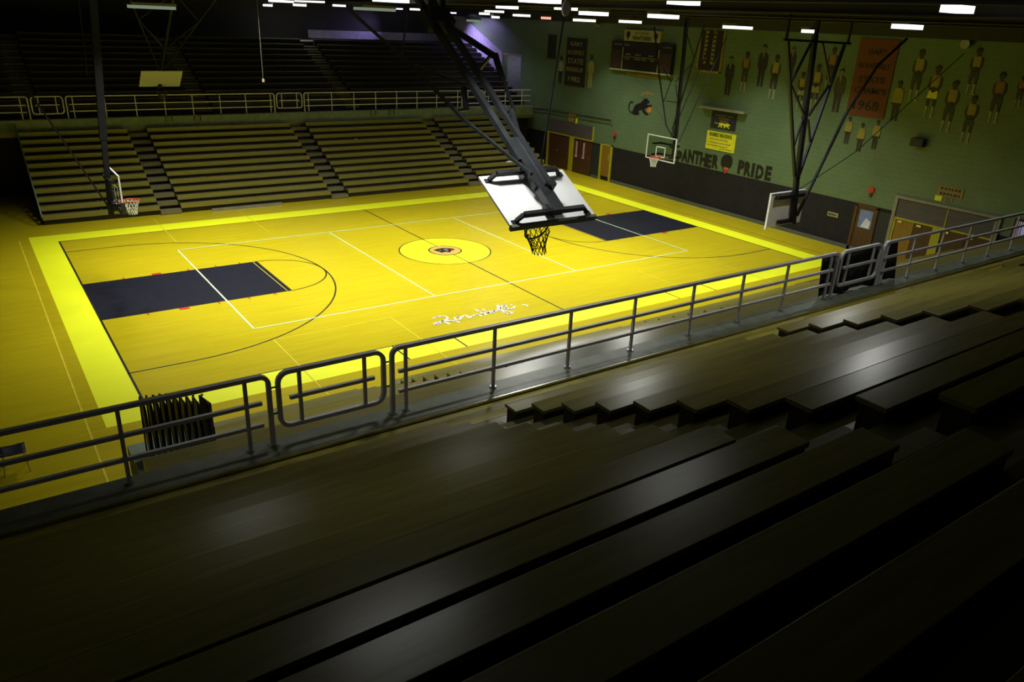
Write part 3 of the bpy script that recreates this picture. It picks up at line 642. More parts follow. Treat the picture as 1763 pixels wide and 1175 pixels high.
b = MB(); b.bar(G(846, 166, -6.9), G(876, 192, -6.9), .045, .045, (1,0,0)); b.bar(G(880, 188, -6.9), G(893, 235, -6.9), .08, .06, (1,0,0)); b.bar(G(893, 235, -6.9), G(899, 245, -6.9), .1, .06, (1,0,0)); b.build('link_arm', M['mast'], root)
b = MB(); b.bar(G(764, 40, -6.7), G(852, 97, -6.7), .09, .09, (1,0,0)); b.bar(G(852, 93, -6.7), G(866, 140, -6.7), .085, .085, (1,0,0)); b.bar(G(866, 138, -6.7), G(885, 190, -6.75), .05, .05, (1,0,0)); b.bar(G(847, 93, -6.7), G(824, 122, -6.7), .05, .05, (1,0,0)); b.build('side_brace', M['darksteel'], root)
b = MB(); b.obox(G(752, 34), bx*.28, mdir*.22, mdir.cross(bx)*.14); b.bar(G(742, 30, -7.4), V((-7.4, G(742,30,-7.4).y, 9.42)), .08, .08, (1,0,0)); b.bar(G(762, 30, -6.75), V((-6.75, G(762,30,-6.75).y, 9.42)), .08, .08, (1,0,0)); b.build('pivot_head', M['darksteel'], root)
rc = FP(-.10, -.61+.21, 0)+bn*(.02+.35); rim_part(root, rc, .23, bn, bu, M['rimdark'], M['netdark'], (.12, .1, -1), (.10, .05, -.04), .005)
b = MB(); b.tube([PY(930, 291, -14.9), PY(971, 30, -14.9)], .016, 6); b.bar(PY(929,293,-14.9), FP(.1, .55, .12), .03, .03, (1,0,0)); b.build('hoist_rod', M['darksteel'], root)
pd = PY(973, 15, -14.9); ax = (CAM-pd).normalized(); ax = (ax+V((.9, -.1, 0))).normalized(); b = MB(); b.cyl(pd, pd+ax*.03, .115, 24); b.bar(pd, V((pd.x, pd.y, 9.44)), .03, .03, (1,0,0)); o = b.build('hoist_disc', M['frame'], root); o['label'] = 'pale round disc at the top of the hoist rod'
# far folded practice hoop
BC2 = V((-6.8, 15.2, 5.35)); t2 = .67; bu2 = V((0, -math.cos(t2), math.sin(t2))); bn2 = V((0, -math.sin(t2), -math.cos(t2)))
root = thing('basketball_hoop', 'folded up hoop above the far balcony, yellow lit board front showing', 'basketball hoop', BC2)
b = MB(); b.obox(BC2, bx*.915, bu2*.61, bn2*.02); b.build('backboard', M['boardwhite'], root)
rim_part(root, BC2-bu2*.46+bn2*.40, .23, bn2, bu2, M['rimdark'], M['netdark'], (0, 0, -1))
b = MB(); k0 = BC2-bu2*.3-bn2*.14; md2 = V((0, -math.cos(.66), math.sin(.66))); b.bar(k0, up_to(k0, md2, 9.2), .1, .1, (1, 0, 0)); b.build('mast', M['mast'], root)
for s in (-1, 1):
    b = MB(); q0 = BC2+bu2*.6-bn2*.15+bx*s*.12; q1 = up_to(BC2-bn2*.15, md2, 9.3)+bx*s*1.9; b.bar(q0, q1, .06, .06, (1, 0, 0)); b.build('truss_leg', M['mast'], root)
    b = MB(); b.bar(q0.lerp(q1, .62), up_to(k0, md2, 9.1), .04, .04, (1,0,0)); b.bar(q0.lerp(q1, .62), k0+md2*2.4, .04, .04, (1,0,0)); b.build('truss_brace', M['mast'], root)
b = MB(); b.bar(BC2+bx*-.7+bu2*.5-bn2*.1, BC2+bx*.7+bu2*.5-bn2*.1, .07, .07, bu2); b.bar(BC2+bx*-.7-bu2*.5-bn2*.1, BC2+bx*.7-bu2*.5-bn2*.1, .07, .07, bu2); b.build('cross_bracket', M['darksteel'], root)
# right practice hoop, seen from behind
YB = -9.6; zc = 2.98; xc = 8.22
root = thing('basketball_hoop', 'side hoop with grey backboard seen from behind, black truss in front of the end wall', 'basketball hoop', (xc, YB, zc))
b = MB(); b.box((xc-.95, YB+.02, zc-.585), (xc+.95, YB+.05, zc+.585)); b.build('backboard', M['boardgrey'], root)
b = MB(); b.box((xc-.985, YB-.01, zc-.66), (xc-.945, YB+.06, zc+.62)); b.box((xc-.97, YB-.02, zc+.58), (xc+.95, YB+.06, zc+.615)); b.build('board_edge', M['frame'], root)
rim_part(root, (xc, YB+.43, zc-.3), .23, (0, 1, 0), (0, 0, 1), M['rim'], M['net'], (0, 0, -1))
K = lambda u, v, y=YB-.12: PY(u, v, y)
b = MB(); b.bar(K(1403.8, 60), K(1371.7, 309), .18, .12, (1, 0, 0)); b.bar(K(1371.7, 305), V((K(1366,380).x, YB-.12, zc-.55)), .2, .12, (1, 0, 0)); b.build('mast', M['darksteel'], root)
b = MB(); b.bar(K(1350, 68), K(1464, 75), .07, .07, (0, 1, 0)); b.bar(K(1354, 66), V((K(1354,66).x, YB-.12, 9.43)), .06, .06, (1,0,0)); b.bar(K(1460, 74), V((K(1460,74).x, YB-.12, 9.43)), .06, .06, (1,0,0)); b.bar(K(1403,70), V((K(1403,70).x, YB-.12, 9.43)), .1, .1, (1,0,0)); b.build('top_bar', M['darksteel'], root)
for ps in ([(1356,68),(1368,304)], [(1454,77),(1374,306)]):
    b = MB(); b.bar(K(*ps[0]), K(*ps[1]), .085, .085, (0, 1, 0)); b.build('truss_leg', M['darksteel'], root)
for a, c in (((1396,74.7),(1360.6,145)), ((1362,147),(1384,198)), ((1416,74.7),(1428.4,141)), ((1427,147),(1392,200)), ((1381.6,206),(1366.7,251)), ((1391.4,206),(1395,248.6))):
    b = MB(); b.bar(K(*a), K(*c), .06, .06, (0, 1, 0)); b.build('truss_brace', M['darksteel'], root)
b = MB(); b.bar(V((xc-.8, YB-.1, zc+.47)), V((xc+.8, YB-.1, zc+.47)), .14, .12, (0,1,0)); b.bar(V((xc-.45, YB-.08, zc-.42)), V((xc+.45, YB-.08, zc-.42)), .12, .12, (0,1,0)); b.build('cross_bracket', M['darksteel'], root)
b = MB(); p0 = K(1372, 372, YB-.2); p1 = PY(1457, 195.6, -10.3); p2 = PY(1512, 112, -10.7); p3 = PY(1562, 66, -11.05); b.bar(p0, p1, .075, .075, (0,1,0)); b.bar(p1, p2, .06, .06, (0,1,0)); b.bar(p2, p3, .06, .06, (0,1,0)); b.build('rear_strut', M['darksteel'], root)
b = MB(); b.tube([K(1376, 326, YB-.2), PY(1472.8, 262, -10.6), PY(1660, 92, -11.4)], .014, 6); b.build('hoist_cable', M['darksteel'], root)

# hanging cord with a small weight
p0, p1 = PY(452, -8, 2.), PY(453, 136, 2.); root = thing('hanging_cord', 'thin cord hanging from the ceiling in front of the far upper stand', 'cord', p1)
b = MB(); b.tube([(p1.x, 2, 9.45), p1], .008, 6); b.build('cord', M['cordgrey'], root)
b = MB(); b.cyl((p1.x, 2, p1.z-.1), (p1.x, 2, p1.z), .045, 10); b.build('weight', M['paleyel'], root)

# ------------------------------------------------------------------ ceiling lights
def fixture(u, v, w, lit=1., colour=(1, 1, .93), lens='lens', label='', gap=False, dmax=None, spread=100, ztop=9.15):
    d = ray(u, v).normalized(); D = (ztop-CAM.z)/d.z if d.z > 0 else 99
    lim = min((13.2-CAM.x)/d.x, (25.5-CAM.y)/d.y); D = dmax or min(D, lim)
    p = CAM+d*D; lit *= (1. if p.y < 11 else .10)*(1. if p.x < 11.5 else .62); ph = math.atan2(d.x, d.y); ext = w*D/F
    s = max(.35, min(1.6, ext/(abs(math.cos(ph))+abs(math.sin(ph))*.62))); a, c = s/2, s*.31
    root = thing('ceiling_light', label, 'lamp', p, 'high-bay ceiling lights')
    b = MB(); b.box((p.x-a-.03, p.y-c-.03, p.z+.07), (p.x+a+.03, p.y+c+.03, p.z+.17)); b.build('housing', M['housing'], root)
    b = MB()
    if gap:
        b.box((p.x-a, p.y-c, p.z-.05), (p.x-.04, p.y+c, p.z+.07)); b.box((p.x+.04, p.y-c, p.z-.05), (p.x+a, p.y+c, p.z+.07))
    else: b.box((p.x-a, p.y-c, p.z-.05), (p.x+a, p.y+c, p.z+.07))
    b.build('lens', M[lens], root)
    b = MB()
    for s_ in (-1, 1): b.cyl((p.x+s_*a*.7, p.y, p.z+.17), (p.x+s_*a*.7, p.y, 9.45), .012, 6)
    b.build('stem', M['darksteel'], root)
    if lit > 0: lamp(p, 2*a, 2*c, lit, colour, spread, root)
    return p
def lamp(p, sx, sy, lit, colour, spread, root):
    ld = bpy.data.lights.new('lamp_light', 'AREA'); ld.shape = 'RECTANGLE'; ld.size = sx; ld.size_y = sy; ld.energy = LAMP_W*lit; ld.color = colour; ld.spread = math.radians(spread)
    lo = bpy.data.objects.new('lamp_light', ld); COL.objects.link(lo); lo.parent = root; lo.location = (0, 0, -.065)
LIST = [(484,2.5,37,'in the top left, left of a pair over the far stand'),(461,9.5,14,'tiny, below the leftmost bright lamp'),(533,2.5,47,'second bright one from the left'),(516,9.2,20,'small, under the second bright lamp'),
        (584,10,20,'small, left of the long brace top'),(673,1.5,57,'large, cut by the top edge above the tilted hoop'),(716,16.5,19,'small, beside the tilted hoop pivot'),
        (873,13,36,'upper of the cluster right of the tilted hoop pivot'),(851,20,31,'middle of the cluster right of the tilted hoop pivot'),(834,24,17,'lower left of the cluster right of the pivot'),(853,30,13,'smallest and lowest of the cluster right of the pivot'),
        (898,27,28,'alone, above the dark end of the green wall'),(965,14,16,'half behind the pale disc'),(993,16,9,'just right of the pale disc'),(1022,24,47,'long, right of the pale disc'),(1006,35.5,36,'split in two, above the 1982 banner'),
        (1085,38,36,'directly above the scoreboard'),(1142,29,49,'above and right of the scoreboard'),(1177,4,51,'near the top edge above the scoreboard'),(1270,48,45,'split in two, above the suited wall figures'),
        (1394,54.5,24,'small, above the black truss'),(1562,47,42,'bright, above the orange banner'),(1648,17,43,'largest, in the upper right')]
for (u, v, w, where) in LIST:
    fixture(u, v, w, {1562: .62, 1648: .36, 1394: .6, 1177: .35, 1142: 2.3, 1022: 1.6, 965: 1.2}.get(u, 1.), dmax=25.5 if u == 1562 else None, spread=150 if u in (1142, 1022, 965, 873, 1648, 1562, 1177) else 106, ztop=9.2 if u in (1648, 1177) else 9.0 if u in (1142, 1022) else 9.1 if u == 965 else 9.15, label='white high-bay ceiling light, '+where, gap=('split' in where))
fixture(940, 31.5, 16, .0 if False else .15, (1, .3, .25), 'lensred', 'small reddish ceiling light above the dark end of the wall')
fixture(261, 13, 66, .0, (1,1,1), 'lensdim', 'unlit long ceiling light at the top left over the far folded hoop', dmax=36)
fixture(645, 16.5, 88, .0, (1,1,1), 'lensdim', 'unlit long ceiling light left of the tilted hoop pivot', dmax=38)
fixture(815, 36, 22, .0, (1,1,1), 'lensdim', 'unlit ceiling light over the violet wall strip')
# lamps of the same kind over the near half of the court, above the frame
OVER = [(-6.5, -5., 1.), (-6.5, 1., 1.), (-6.5, 6.5, 1.), (-10.5, -2.5, 1.25), (-10.5, 4., 1.25), (-1.5, -7.5, 1.3), (-3.5, -2.5, 1.),
        (-12.2, -14.4, .10), (-8., -14.7, .46), (-12.6, -20.7, .008), (-8.2, -20., .012)]
for i, (x, y, lit) in enumerate(OVER):
    p = V((x, y, 9.2)); root = thing('ceiling_light', 'white high-bay ceiling light %s, %s of %s' % (('over the left half of the court', ordinal(i+1), 'seven') if i < 7 else ('over the near stand', ordinal(i-6), 'four')), 'lamp', p, 'high-bay ceiling lights')
    b = MB(); b.box((x-.53, y-.34, 9.27), (x+.53, y+.34, 9.37)); b.build('housing', M['housing'], root)
    b = MB(); b.box((x-.5, y-.31, 9.15), (x+.5, y+.31, 9.27)); b.build('lens', M['lens' if i < 7 else 'lensbright'], root)
    b = MB(); b.cyl((x-.35, y, 9.37), (x-.35, y, 9.45), .012, 6); b.cyl((x+.35, y, 9.37), (x+.35, y, 9.45), .012, 6); b.build('stem', M['darksteel'], root)
    lamp(p, 1., .62, lit, (1, 1, .93), 150 if i == 5 else 105 if i < 7 else (104 if i == 8 else 72), root)
# two violet lamps added to tint the far corner, then the corridor lamp
def violet(x, y, z, label, e, tgt, sp=120):
    root = thing('added_lamp', label, 'lamp', (x, y, z)); b = MB(); b.box((x-.35, y-.05, z), (x+.35, y+.05, z+.08)); b.build('lens', M['lenspurple'], root)
    b = MB(); b.box((x-.37, y-.07, z+.08), (x+.37, y+.07, z+.12)); b.cyl((x, y, z+.12), (x, y, 9.45), .012, 6); b.build('housing', M['housing'], root)
    ld = bpy.data.lights.new('added_violet_light', 'AREA'); ld.size = .6; ld.energy = e; ld.color = (.50, .38, 1.); ld.spread = math.radians(sp)
    lo = bpy.data.objects.new('added_violet_light', ld); COL.objects.link(lo); lo.parent = root; d = V(tgt)-V((x, y, z)); lo.rotation_euler = d.to_track_quat('-Z', 'Y').to_euler(); lo.location = (0, 0, -.06)
violet(14.1, 23.5, 8.85, 'added violet lamp over the far upper stand near the fluted wall', 170, (16.1, 22.6, 5.9), 110)
violet(11.5, 26.4, 8.95, 'added violet lamp by the back wall of the far upper stand', 16, (8.5, 28, 7.0), 70)
root = thing('corridor_lamp', 'small white lamp glowing in the lit corner opening', 'lamp', (17.3, 19.0, 6.15))
b = MB(); b.box((17.2, 18.75, 6.12), (17.4, 19.1, 6.2)); b.build('lens', emission('corridor_glow', (.85, .8, 1.), 12.), root)
b = MB(); b.box((17.18, 18.73, 6.2), (17.42, 19.12, 6.25)); b.cyl((17.3, 18.9, 6.25), (17.3, 18.9, 6.45), .02, 8); b.build('housing', M['housing'], root)
ld = bpy.data.lights.new('corridor_light', 'POINT'); ld.energy = 3.5; ld.color = (.62, .62, 1.); ld.shadow_soft_size = .1; lo = bpy.data.objects.new('corridor_light', ld); COL.objects.link(lo); lo.parent = root; lo.location = (0, -.1, -.15)

# ------------------------------------------------------------------ things on the end wall
def wp(u, v): p = PX(u, v); return p.y, p.z
def span(u0, v0, u1, v1, u2, v2, u3, v3):
    """left, right, bottom, top of a wall rectangle from its four corners in the photograph"""
    a, b_, c, d = PX(u0, v0), PX(u1, v1), PX(u2, v2), PX(u3, v3)
    return (a.y+d.y)/2, (b_.y+c.y)/2, (c.z+d.z)/2, (a.z+b_.z)/2
# doors
def door_leaf(mb, yl, yr, z0, z1, off, mi=0): wall_slab(mb, yl, yr, z0, z1, 0, off, mi)
d2 = struct('door_2', (lambda b: (wall_slab(b, 14.45, 14.28, 0, 2.1, 0, .09), wall_slab(b, 12.15, 11.75, 0, 2.1, 0, .09), wall_slab(b, 14.45, 9.98, 2.08, 2.14, 0, .09), wall_slab(b, 10.06, 9.98, 2.1, 2.95, 0, .06), b)[-1])(MB()), M['yframe'], 'double doorway with yellow posts in the far corner of the end wall', 'door')
for (a, c) in ((14.28, 13.23), (13.21, 12.15), (11.75, 10.92), (10.90, 10.06)):
    b = MB(); door_leaf(b, a, c, .03, 2.08, .05); lf = b.build('door_leaf', M['door'], d2)
    b = MB(); y = c+.12; b.cyl(wallpt(y, 1.0, .09), wallpt(y, 1.15, .09), .012, 6); b.build('door_handle', M['steel'], lf)
b = MB(); wall_slab(b, 14.35, 10.1, 2.14, 2.95, 0, .05); b.build('transom_panel', M['plank'], d2)
for y in (11.45, 10.75):
    b = MB(); wall_slab(b, y+.07, y-.07, 1.05, 1.9, .05, .065); wall_slab(b, y+.09, y-.09, .95, 1.08, .05, .09); b.build('push_tag', M['pink'], d2)
d3 = struct('door_3', (lambda b: (wall_slab(b, 9.22, 9.08, 0, 2.1, 0, .09), wall_slab(b, 8.36, 8.2, 0, 2.1, 0, .05), wall_slab(b, 9.22, 8.2, 2.05, 2.1, 0, .05), b)[-1])(MB()), M['yframe'], 'single amber door with yellow jamb right of the dark panel', 'door')
b = MB(); door_leaf(b, 9.08, 8.36, .25, 2.05, .04); lf = b.build('door_leaf', M['dooramber'], d3)
b = MB(); wall_slab(b, 8.5, 8.42, 1.2, 1.55, .04, .05); b.build('push_plate', M['paleyel'], lf)
d4 = struct('door_4', (lambda b: (wall_slab(b, -7.55, -7.68, 0, 2.0, 0, .08), wall_slab(b, -8.5, -8.62, 0, 2.0, 0, .08), wall_slab(b, -7.55, -8.62, 1.95, 2.03, 0, .08), b)[-1])(MB()), M['door'], 'single brown door with a blue poster near the right truss', 'door')
b = MB(); door_leaf(b, -7.68, -8.5, .03, 1.95, .04); lf = b.build('door_leaf', M['door'], d4)
b = MB(); wall_slab(b, -7.82, -8.42, 1.05, 1.82, .04, .05, 1); o = b.build('poster', [M['poster'], M['poster']], d4); o['label'] = 'blue and white poster on the brown door'
b = MB(); b.prism([wallpt(-7.95, 1.08, .052), wallpt(-8.35, 1.08, .052), wallpt(-8.38, 1.38, .052), wallpt(-8.15, 1.5, .052)], (-.004, 0, 0)); b.build('poster_print', M['paper'], d4)
d5 = struct('door_5', (lambda b: (wall_slab(b, -9.22, -9.36, 0, 2.68, 0, .10), wall_slab(b, -13.25, -13.4, 0, 2.68, 0, .10), wall_slab(b, -9.22, -13.4, 2.62, 2.72, 0, .12), b)[-1])(MB()), M['cream'], 'wide double doorway with cream frame at the right of the end wall', 'door')
b = MB(); wall_slab(b, -9.36, -13.25, 1.84, 2.62, 0, .05); b.build('transom_panel', M['plank'], d5)
b = MB(); wall_slab(b, -9.36, -13.25, 1.78, 1.85, 0, .08); wall_slab(b, -9.36, -9.44, 0, 1.8, 0, .08); wall_slab(b, -11.02, -11.36, 0, 1.8, 0, .09); wall_slab(b, -11.4, -11.44, 1.84, 2.62, .05, .07); b.build('yellow_frame', M['yframe'], d5)
for i, (a, c) in enumerate(((-9.44, -10.22), (-10.24, -11.02), (-11.36, -12.28), (-12.3, -13.25))):
    b = MB(); door_leaf(b, a, c, .03, 1.78, .05); lf = b.build('door_leaf', M['dooramber' if i < 1 else 'door'], d5)
    b = MB(); wall_slab(b, a-.12, a-.3, 1.66, 1.73, .05, .1); b.build('door_closer', M['steel'], lf)
w1 = MB(); wall_slab(w1, -13.82, -14.75, .0, 2.78, 0, .06); w1 = struct('window_1', w1, M['pad'], 'dim window with pale stripes at the right edge behind the railing', 'window')
for i, (a, c) in enumerate(((-13.9, -14.02), (-14.05, -14.1), (-14.13, -14.3))):
    b = MB(); wall_slab(b, a, c, 1.85, 2.7, .06, .07); b.build('lit_pane', emission('window_glow_%d' % i, ((.55, .3, .42), (.5, .45, .5), (.5, .5, .8))[i], .35), w1)
# scoreboard
yl, yr, z0, z1 = span(1058, 70.5, 1166, 77, 1158, 128, 1056, 118.5)
root = thing('scoreboard', 'black scoreboard with yellow header sign high on the green wall', 'scoreboard', wallpt((yl+yr)/2, z0))
b = MB(); wall_slab(b, yl, yr, z0, z1, 0, .22); b.build('cabinet', M['scorebox'], root)
w = yl-yr; h = z1-z0
for a, c in ((0, .2), (.8, 1.)):
    b = MB(); wall_slab(b, yl-w*a-.05, yl-w*c+.05, z0+.08, z1-.45, .22, .23); b.build('side_panel', M['scorebrown'], root)
b = MB(); wall_slab(b, yl, yr, z0-.05, z0+.03, 0, .25); wall_slab(b, yl-w*.2, yl-w*.21, z0, z0+h*.8, .22, .24); wall_slab(b, yl-w*.79, yl-w*.8, z0, z0+h*.8, .22, .24); wall_slab(b, yl-w*.2, yl-w*.8, z0+h*.47, z0+h*.485, .22, .24); b.build('trim_strip', M['paleyel'], root)
b = MB()
for a, c, e, f in ((.345, .355, .64, .9), (.635, .645, .64, .9), (.345, .645, .64, .66), (.345, .645, .885, .9)): wall_slab(b, yl-w*a, yl-w*c, z0+h*e, z0+h*f, .22, .235)
b.build('clock_window', M['trouser'], root)
b = MB()
for txt, a, c, e in (('BONUS', .26, .34, .53), ('PERIOD', .42, .51, .53), ('BONUS', .64, .71, .53), ('FOULS', .25, .33, .38), ('PLAYER', .41, .50, .38), ('FOULS', .52, .60, .38), ('FOULS', .67, .73, .38), ('VISITORS', .04, .18, .86), ('HOME', .22, .31, .86), ('GYM', .85, .97, .86)):
    wall_text(txt, yl-w*a, z0+h*e, w*(c-a), h*.062, .23, b, 0, .01)
b.build('scoreboard_lettering', M['cream'], root)
hl, hr, h0, h1 = span(1080, 51, 1143, 54, 1140.5, 74.5, 1079, 70)
b = MB(); wall_slab(b, hl, hr, h0, h1, 0, .2); hs = b.build('header_sign', M['paleyel'], root); hw = hl-hr; hh = h1-h0
wall_text('PANTHERS', hl-hw*.26, h0+hh*.12, hw*.5, hh*.36, .2, None, 0, .02).build('header_lettering', M['black'], hs)
wall_text('ROOSEVELT', hl-hw*.30, h0+hh*.62, hw*.42, hh*.22, .2).build('header_small_lettering', M['base'], hs)
def head(mb, yc, zc, s, off, flip=1, mi=0):
    P = [(-.30,.42),(-.12,.52),(.14,.52),(.34,.40),(.42,.14),(.36,-.12),(.2,-.3),(.1,-.52),(-.04,-.62),(-.16,-.45),(-.26,-.28),(-.42,-.08),(-.44,.2)]
    mb.prism([wallpt(yc-flip*x*s, zc+z*s, off) for x, z in P], (-.012, 0, 0), mi)
b = MB(); head(b, hl-hw*.12, h0+hh*.52, hh*.62, .2); head(b, hl-hw*.88, h0+hh*.5, hh*.62, .2, -1); b.build('header_emblem', M['black'], hs)
yl, yr, z0, z1 = span(1081, 124.5, 1133, 131, 1133, 136, 1080, 129)
root = thing('sponsor_strip', 'narrow yellow strip sign right under the scoreboard', 'sign', wallpt((yl+yr)/2, z0)); b = MB(); wall_slab(b, yl, yr, z0, z1, 0, .05); b.build('panel', M['gold'], root)
b = MB()
for i in range(14): wall_slab(b, yl-.12-i*(yl-yr-.2)/14, yl-.12-(i+.62)*(yl-yr-.2)/14, z0+.06, z1-.06, .05, .06)
b.build('illegible_print', M['trouser'], root)
# banners
def banner(c, cloth, rows, lettm, label, frame=None, rowmats=None):
    yl, yr, z0, z1 = span(*c); root = thing('banner', label, 'banner', wallpt((yl+yr)/2, z0), 'wall banners'); w, h = yl-yr, z1-z0
    b = MB(); wall_slab(b, yl, yr, z0, z1, .02, .045); b.build('cloth', M[cloth], root)
    if frame:
        b = MB(); wall_slab(b, yl+.08, yl-.02, z0-.08, z1+.03, 0, .05); wall_slab(b, yr+.02, yr-.08, z0-.08, z1+.03, 0, .05); wall_slab(b, yl+.08, yr-.08, z0-.1, z0, 0, .05); b.build('frame', M[frame], root)
    for i, (txt, a, wd_, zz, hh) in enumerate(rows):
        b = MB(); wall_text(txt, yl-w*a, z0+h*zz, w*wd_, h*hh, .045, b, 0, .015); b.build('lettering', M[rowmats[i] if rowmats else lettm], root)
    return root
banner((979,64.5,1011,67.5,1004,147,974,143), 'blackcloth', [('GARY', .16, .68, .83, .095), ('ROOSEVELT', .05, .9, .645, .095), ('STATE', .08, .84, .445, .12), ('RUNNER-UP', .04, .9, .27, .10), ('1982', .15, .68, .05, .12)], 'gold', 'black GARY ROOSEVELT STATE RUNNER-UP 1982 banner in a pale frame', 'trouser', ['cream', 'gold', 'cream', 'gold', 'cream'])
banner((946,60,957,61,956,98,945,98), 'blackcloth', [], 'gold', 'small dark banner left of the 1982 banner', 'trouser')
banner((1209,52,1249,53,1239,122,1202,121), 'blackcloth', [], 'gold', 'dark framed banner with faint vertical gold lines right of the scoreboard', 'gold')
yl, yr, z0, z1 = span(1209,52,1249,53,1239,122,1202,121); root = bpy.data.objects[[o.name for o in bpy.data.objects if o.name.startswith('banner') and o.get('label', '').startswith('dark framed')][0]]
for a in (.2, .55):
    b = MB(); wall_slab(b, yl-(yl-yr)*a, yl-(yl-yr)*(a+.02), z0+.3, z0+2.05, .045, .05)
    for i in range(9): wall_slab(b, yl-(yl-yr)*a, yl-(yl-yr)*(a+.14), z0+.3+i*.2, z0+.42+i*.2, .045, .055)
    b.build('gold_name_list', M['gold'], root)
banner((1479.5,64,1550,70,1522,206.5,1461,196), 'maroon', [('GARY', .26, .5, .80, .075), ('ROOSEVELT', .1, .8, .62, .075), ('STATE', .16, .68, .44, .08), ('CHAMPS', .1, .82, .30, .08), ('1968', .16, .66, .08, .13)], 'black', 'large orange GARY STATE CHAMPS 1968 banner at the upper right')
# ledge with black banner and yellow notice
yl, yr, z0, z1 = span(1209.5, 181, 1288, 192.5, 1287, 197, 1209, 185.5); b = MB(); wall_slab(b, yl, yr, (z0+z1)/2-.05, (z0+z1)/2+.05, 0, .28); single('wall_shelf', b, M['cream'], 'cream wall shelf above the black pennant', 'shelf')
yl, yr, z0, z1 = span(1227, 190, 1270, 198, 1265.5, 227, 1223.5, 219); root = thing('pennant', 'black pennant with yellow running animal under the cream shelf', 'banner', wallpt((yl+yr)/2, z0)); w, h = yl-yr, z1-z0
b = MB(); wall_slab(b, yl, yr, z0, z1, .01, .03); b.build('cloth', M['blackcloth'], root)
b = MB(); wall_text('ROOSEVELT HIGH', yl-w*.16, z0+h*.74, w*.7, h*.11, .03, b); wall_text('SCHOOL', yl-w*.3, z0+h*.58, w*.45, h*.10, .03, b); wall_text('PANTHERS', yl-w*.36, z0+h*.43, w*.32, h*.09, .03, b); b.build('lettering', M['gold'], root)
P = [(.16,.36),(.22,.325),(.32,.325),(.38,.37),(.46,.385),(.56,.355),(.64,.365),(.69,.40),(.715,.375),(.76,.355),(.80,.30),(.79,.265),(.73,.26),(.72,.20),(.78,.14),(.79,.11),(.73,.11),(.67,.19),(.62,.21),(.61,.13),(.58,.085),(.54,.085),(.565,.14),(.55,.215),(.47,.225),(.46,.15),(.50,.10),(.47,.075),(.42,.13),(.415,.20),(.37,.15),(.37,.09),(.33,.09),(.325,.16),(.36,.23),(.355,.29),(.31,.295),(.22,.295),(.15,.33)]
b = MB(); b.prism([wallpt(yl-w*x, z0+h*z, .03) for x, z in P], (-.01, 0, 0)); b.build('animal_silhouette', M['ysign'], root)
yl, yr, z0, z1 = span(1218.5, 224, 1268, 232.5, 1264, 264.5, 1215, 255); root = thing('notice_board', 'bright yellow ROOSEVELT HIGH SCHOOL sign on the green wall', 'sign', wallpt((yl+yr)/2, z0)); w, h = yl-yr, z1-z0
b = MB(); wall_slab(b, yl, yr, z0, z1, .004, .03); b.build('panel', M['ysign'], root)
b = MB(); wall_text('ROOSEVELT HIGH SCHOOL', yl-w*.1, z0+h*.72, w*.78, h*.21, .03, b, 0, .01); b.build('lettering', M['black'], root)
b = MB()
for zz, n, a0 in ((.55, 10, .12), (.36, 12, .12), (.20, 12, .06), (.08, 7, .5)):
    x = a0
    for i in range(n):
        wl_ = random.uniform(.03, .075)
        if x+wl_ > .93: break
        wall_slab(b, yl-w*x, yl-w*(x+wl_), z0+h*zz, z0+h*(zz+.06), .03, .036); x += wl_+.018
b.build('small_print', M['gold'], root)
# lettering PANTHER (head) PRIDE
root = thing('wall_lettering', 'black painted PANTHER PRIDE lettering along the green wall above the wainscot', 'lettering', wallpt(0, 2.2))
def letter(txt, u0, v0, u1, v1, hgt):
    a = PX(u0, v0); c = PX(u1, v1); b = MB(); wall_text(txt, a.y, a.z, a.y-c.y, hgt, .002, b, 0, .055); o = b.build('letter', M['black'], root)
for ch, u0, v0, u1, v1 in (('P',1164,281,1173.5,274),('A',1173,278,1183,280),('N',1183.5,280,1193.5,282),('T',1194,282,1204,284),('H',1204,285,1214.5,287),('E',1214.5,288,1223.5,290),('R',1225,289,1235.5,292),
                          ('P',1269,299,1280,300),('R',1280,302,1291.5,304),('I',1292,305,1297,306),('D',1299.5,307.5,1313,309),('E',1315.5,310,1326,312)):
    letter(ch, u0, v0, u1, v1, .68)
b = MB(); p = PX(1251, 282); head(b, p.y, p.z, .86, .002, 1, 0)
b.prism([wallpt(p.y-x, p.z+z, .014) for x, z in ((-.16,-.22),(0,-.16),(.2,-.2),(.1,-.4),(-.02,-.5))], (-.004, 0, 0), 1)
for x in (-.1, -.02, .06, .14): b.prism([wallpt(p.y-x+.025, p.z-.2, .018), wallpt(p.y-x-.025, p.z-.2, .018), wallpt(p.y-x, p.z-.32, .018)], (-.004, 0, 0), 2)
o = b.build('animal_head', [M['black'], M['red'], M['sock']], root); o['label'] = 'dark snarling animal head between the two words'
# big cat silhouette with ball
root = thing('wall_emblem', 'black cat silhouette reaching for an orange ball on the green wall', 'wall painting', wallpt(*wp(1105, 198)))
cat = [(850+x/5.037, y/5.037) for x, y in [(1188,968),(1205,966),(1213,945),(1222,920),(1245,902),(1275,893),(1290,876),(1302,866),(1306,850),(1318,858),(1330,852),(1336,864),(1350,878),(1352,890),(1338,896),(1328,906),(1345,914),(1366,906),(1374,916),(1358,932),(1330,936),(1312,940),(1310,955),(1322,972),(1340,988),(1340,1000),(1318,1000),(1298,978),(1285,952),(1270,955),(1252,965),(1264,984),(1258,996),(1225,998),(1206,986)]]
b = MB(); b.prism([wallpt(*wp(u, v), .002) for u, v in cat], (-.012, 0, 0)); b.tube([wallpt(*wp(u, v), .012) for u, v in [(850+x/5.037, y/5.037) for x, y in ((1205,974),(1184,968),(1174,945),(1174,918),(1181,895),(1194,882),(1208,882),(1211,892))]], .035, 6); b.build('cat_silhouette', M['black'], root)
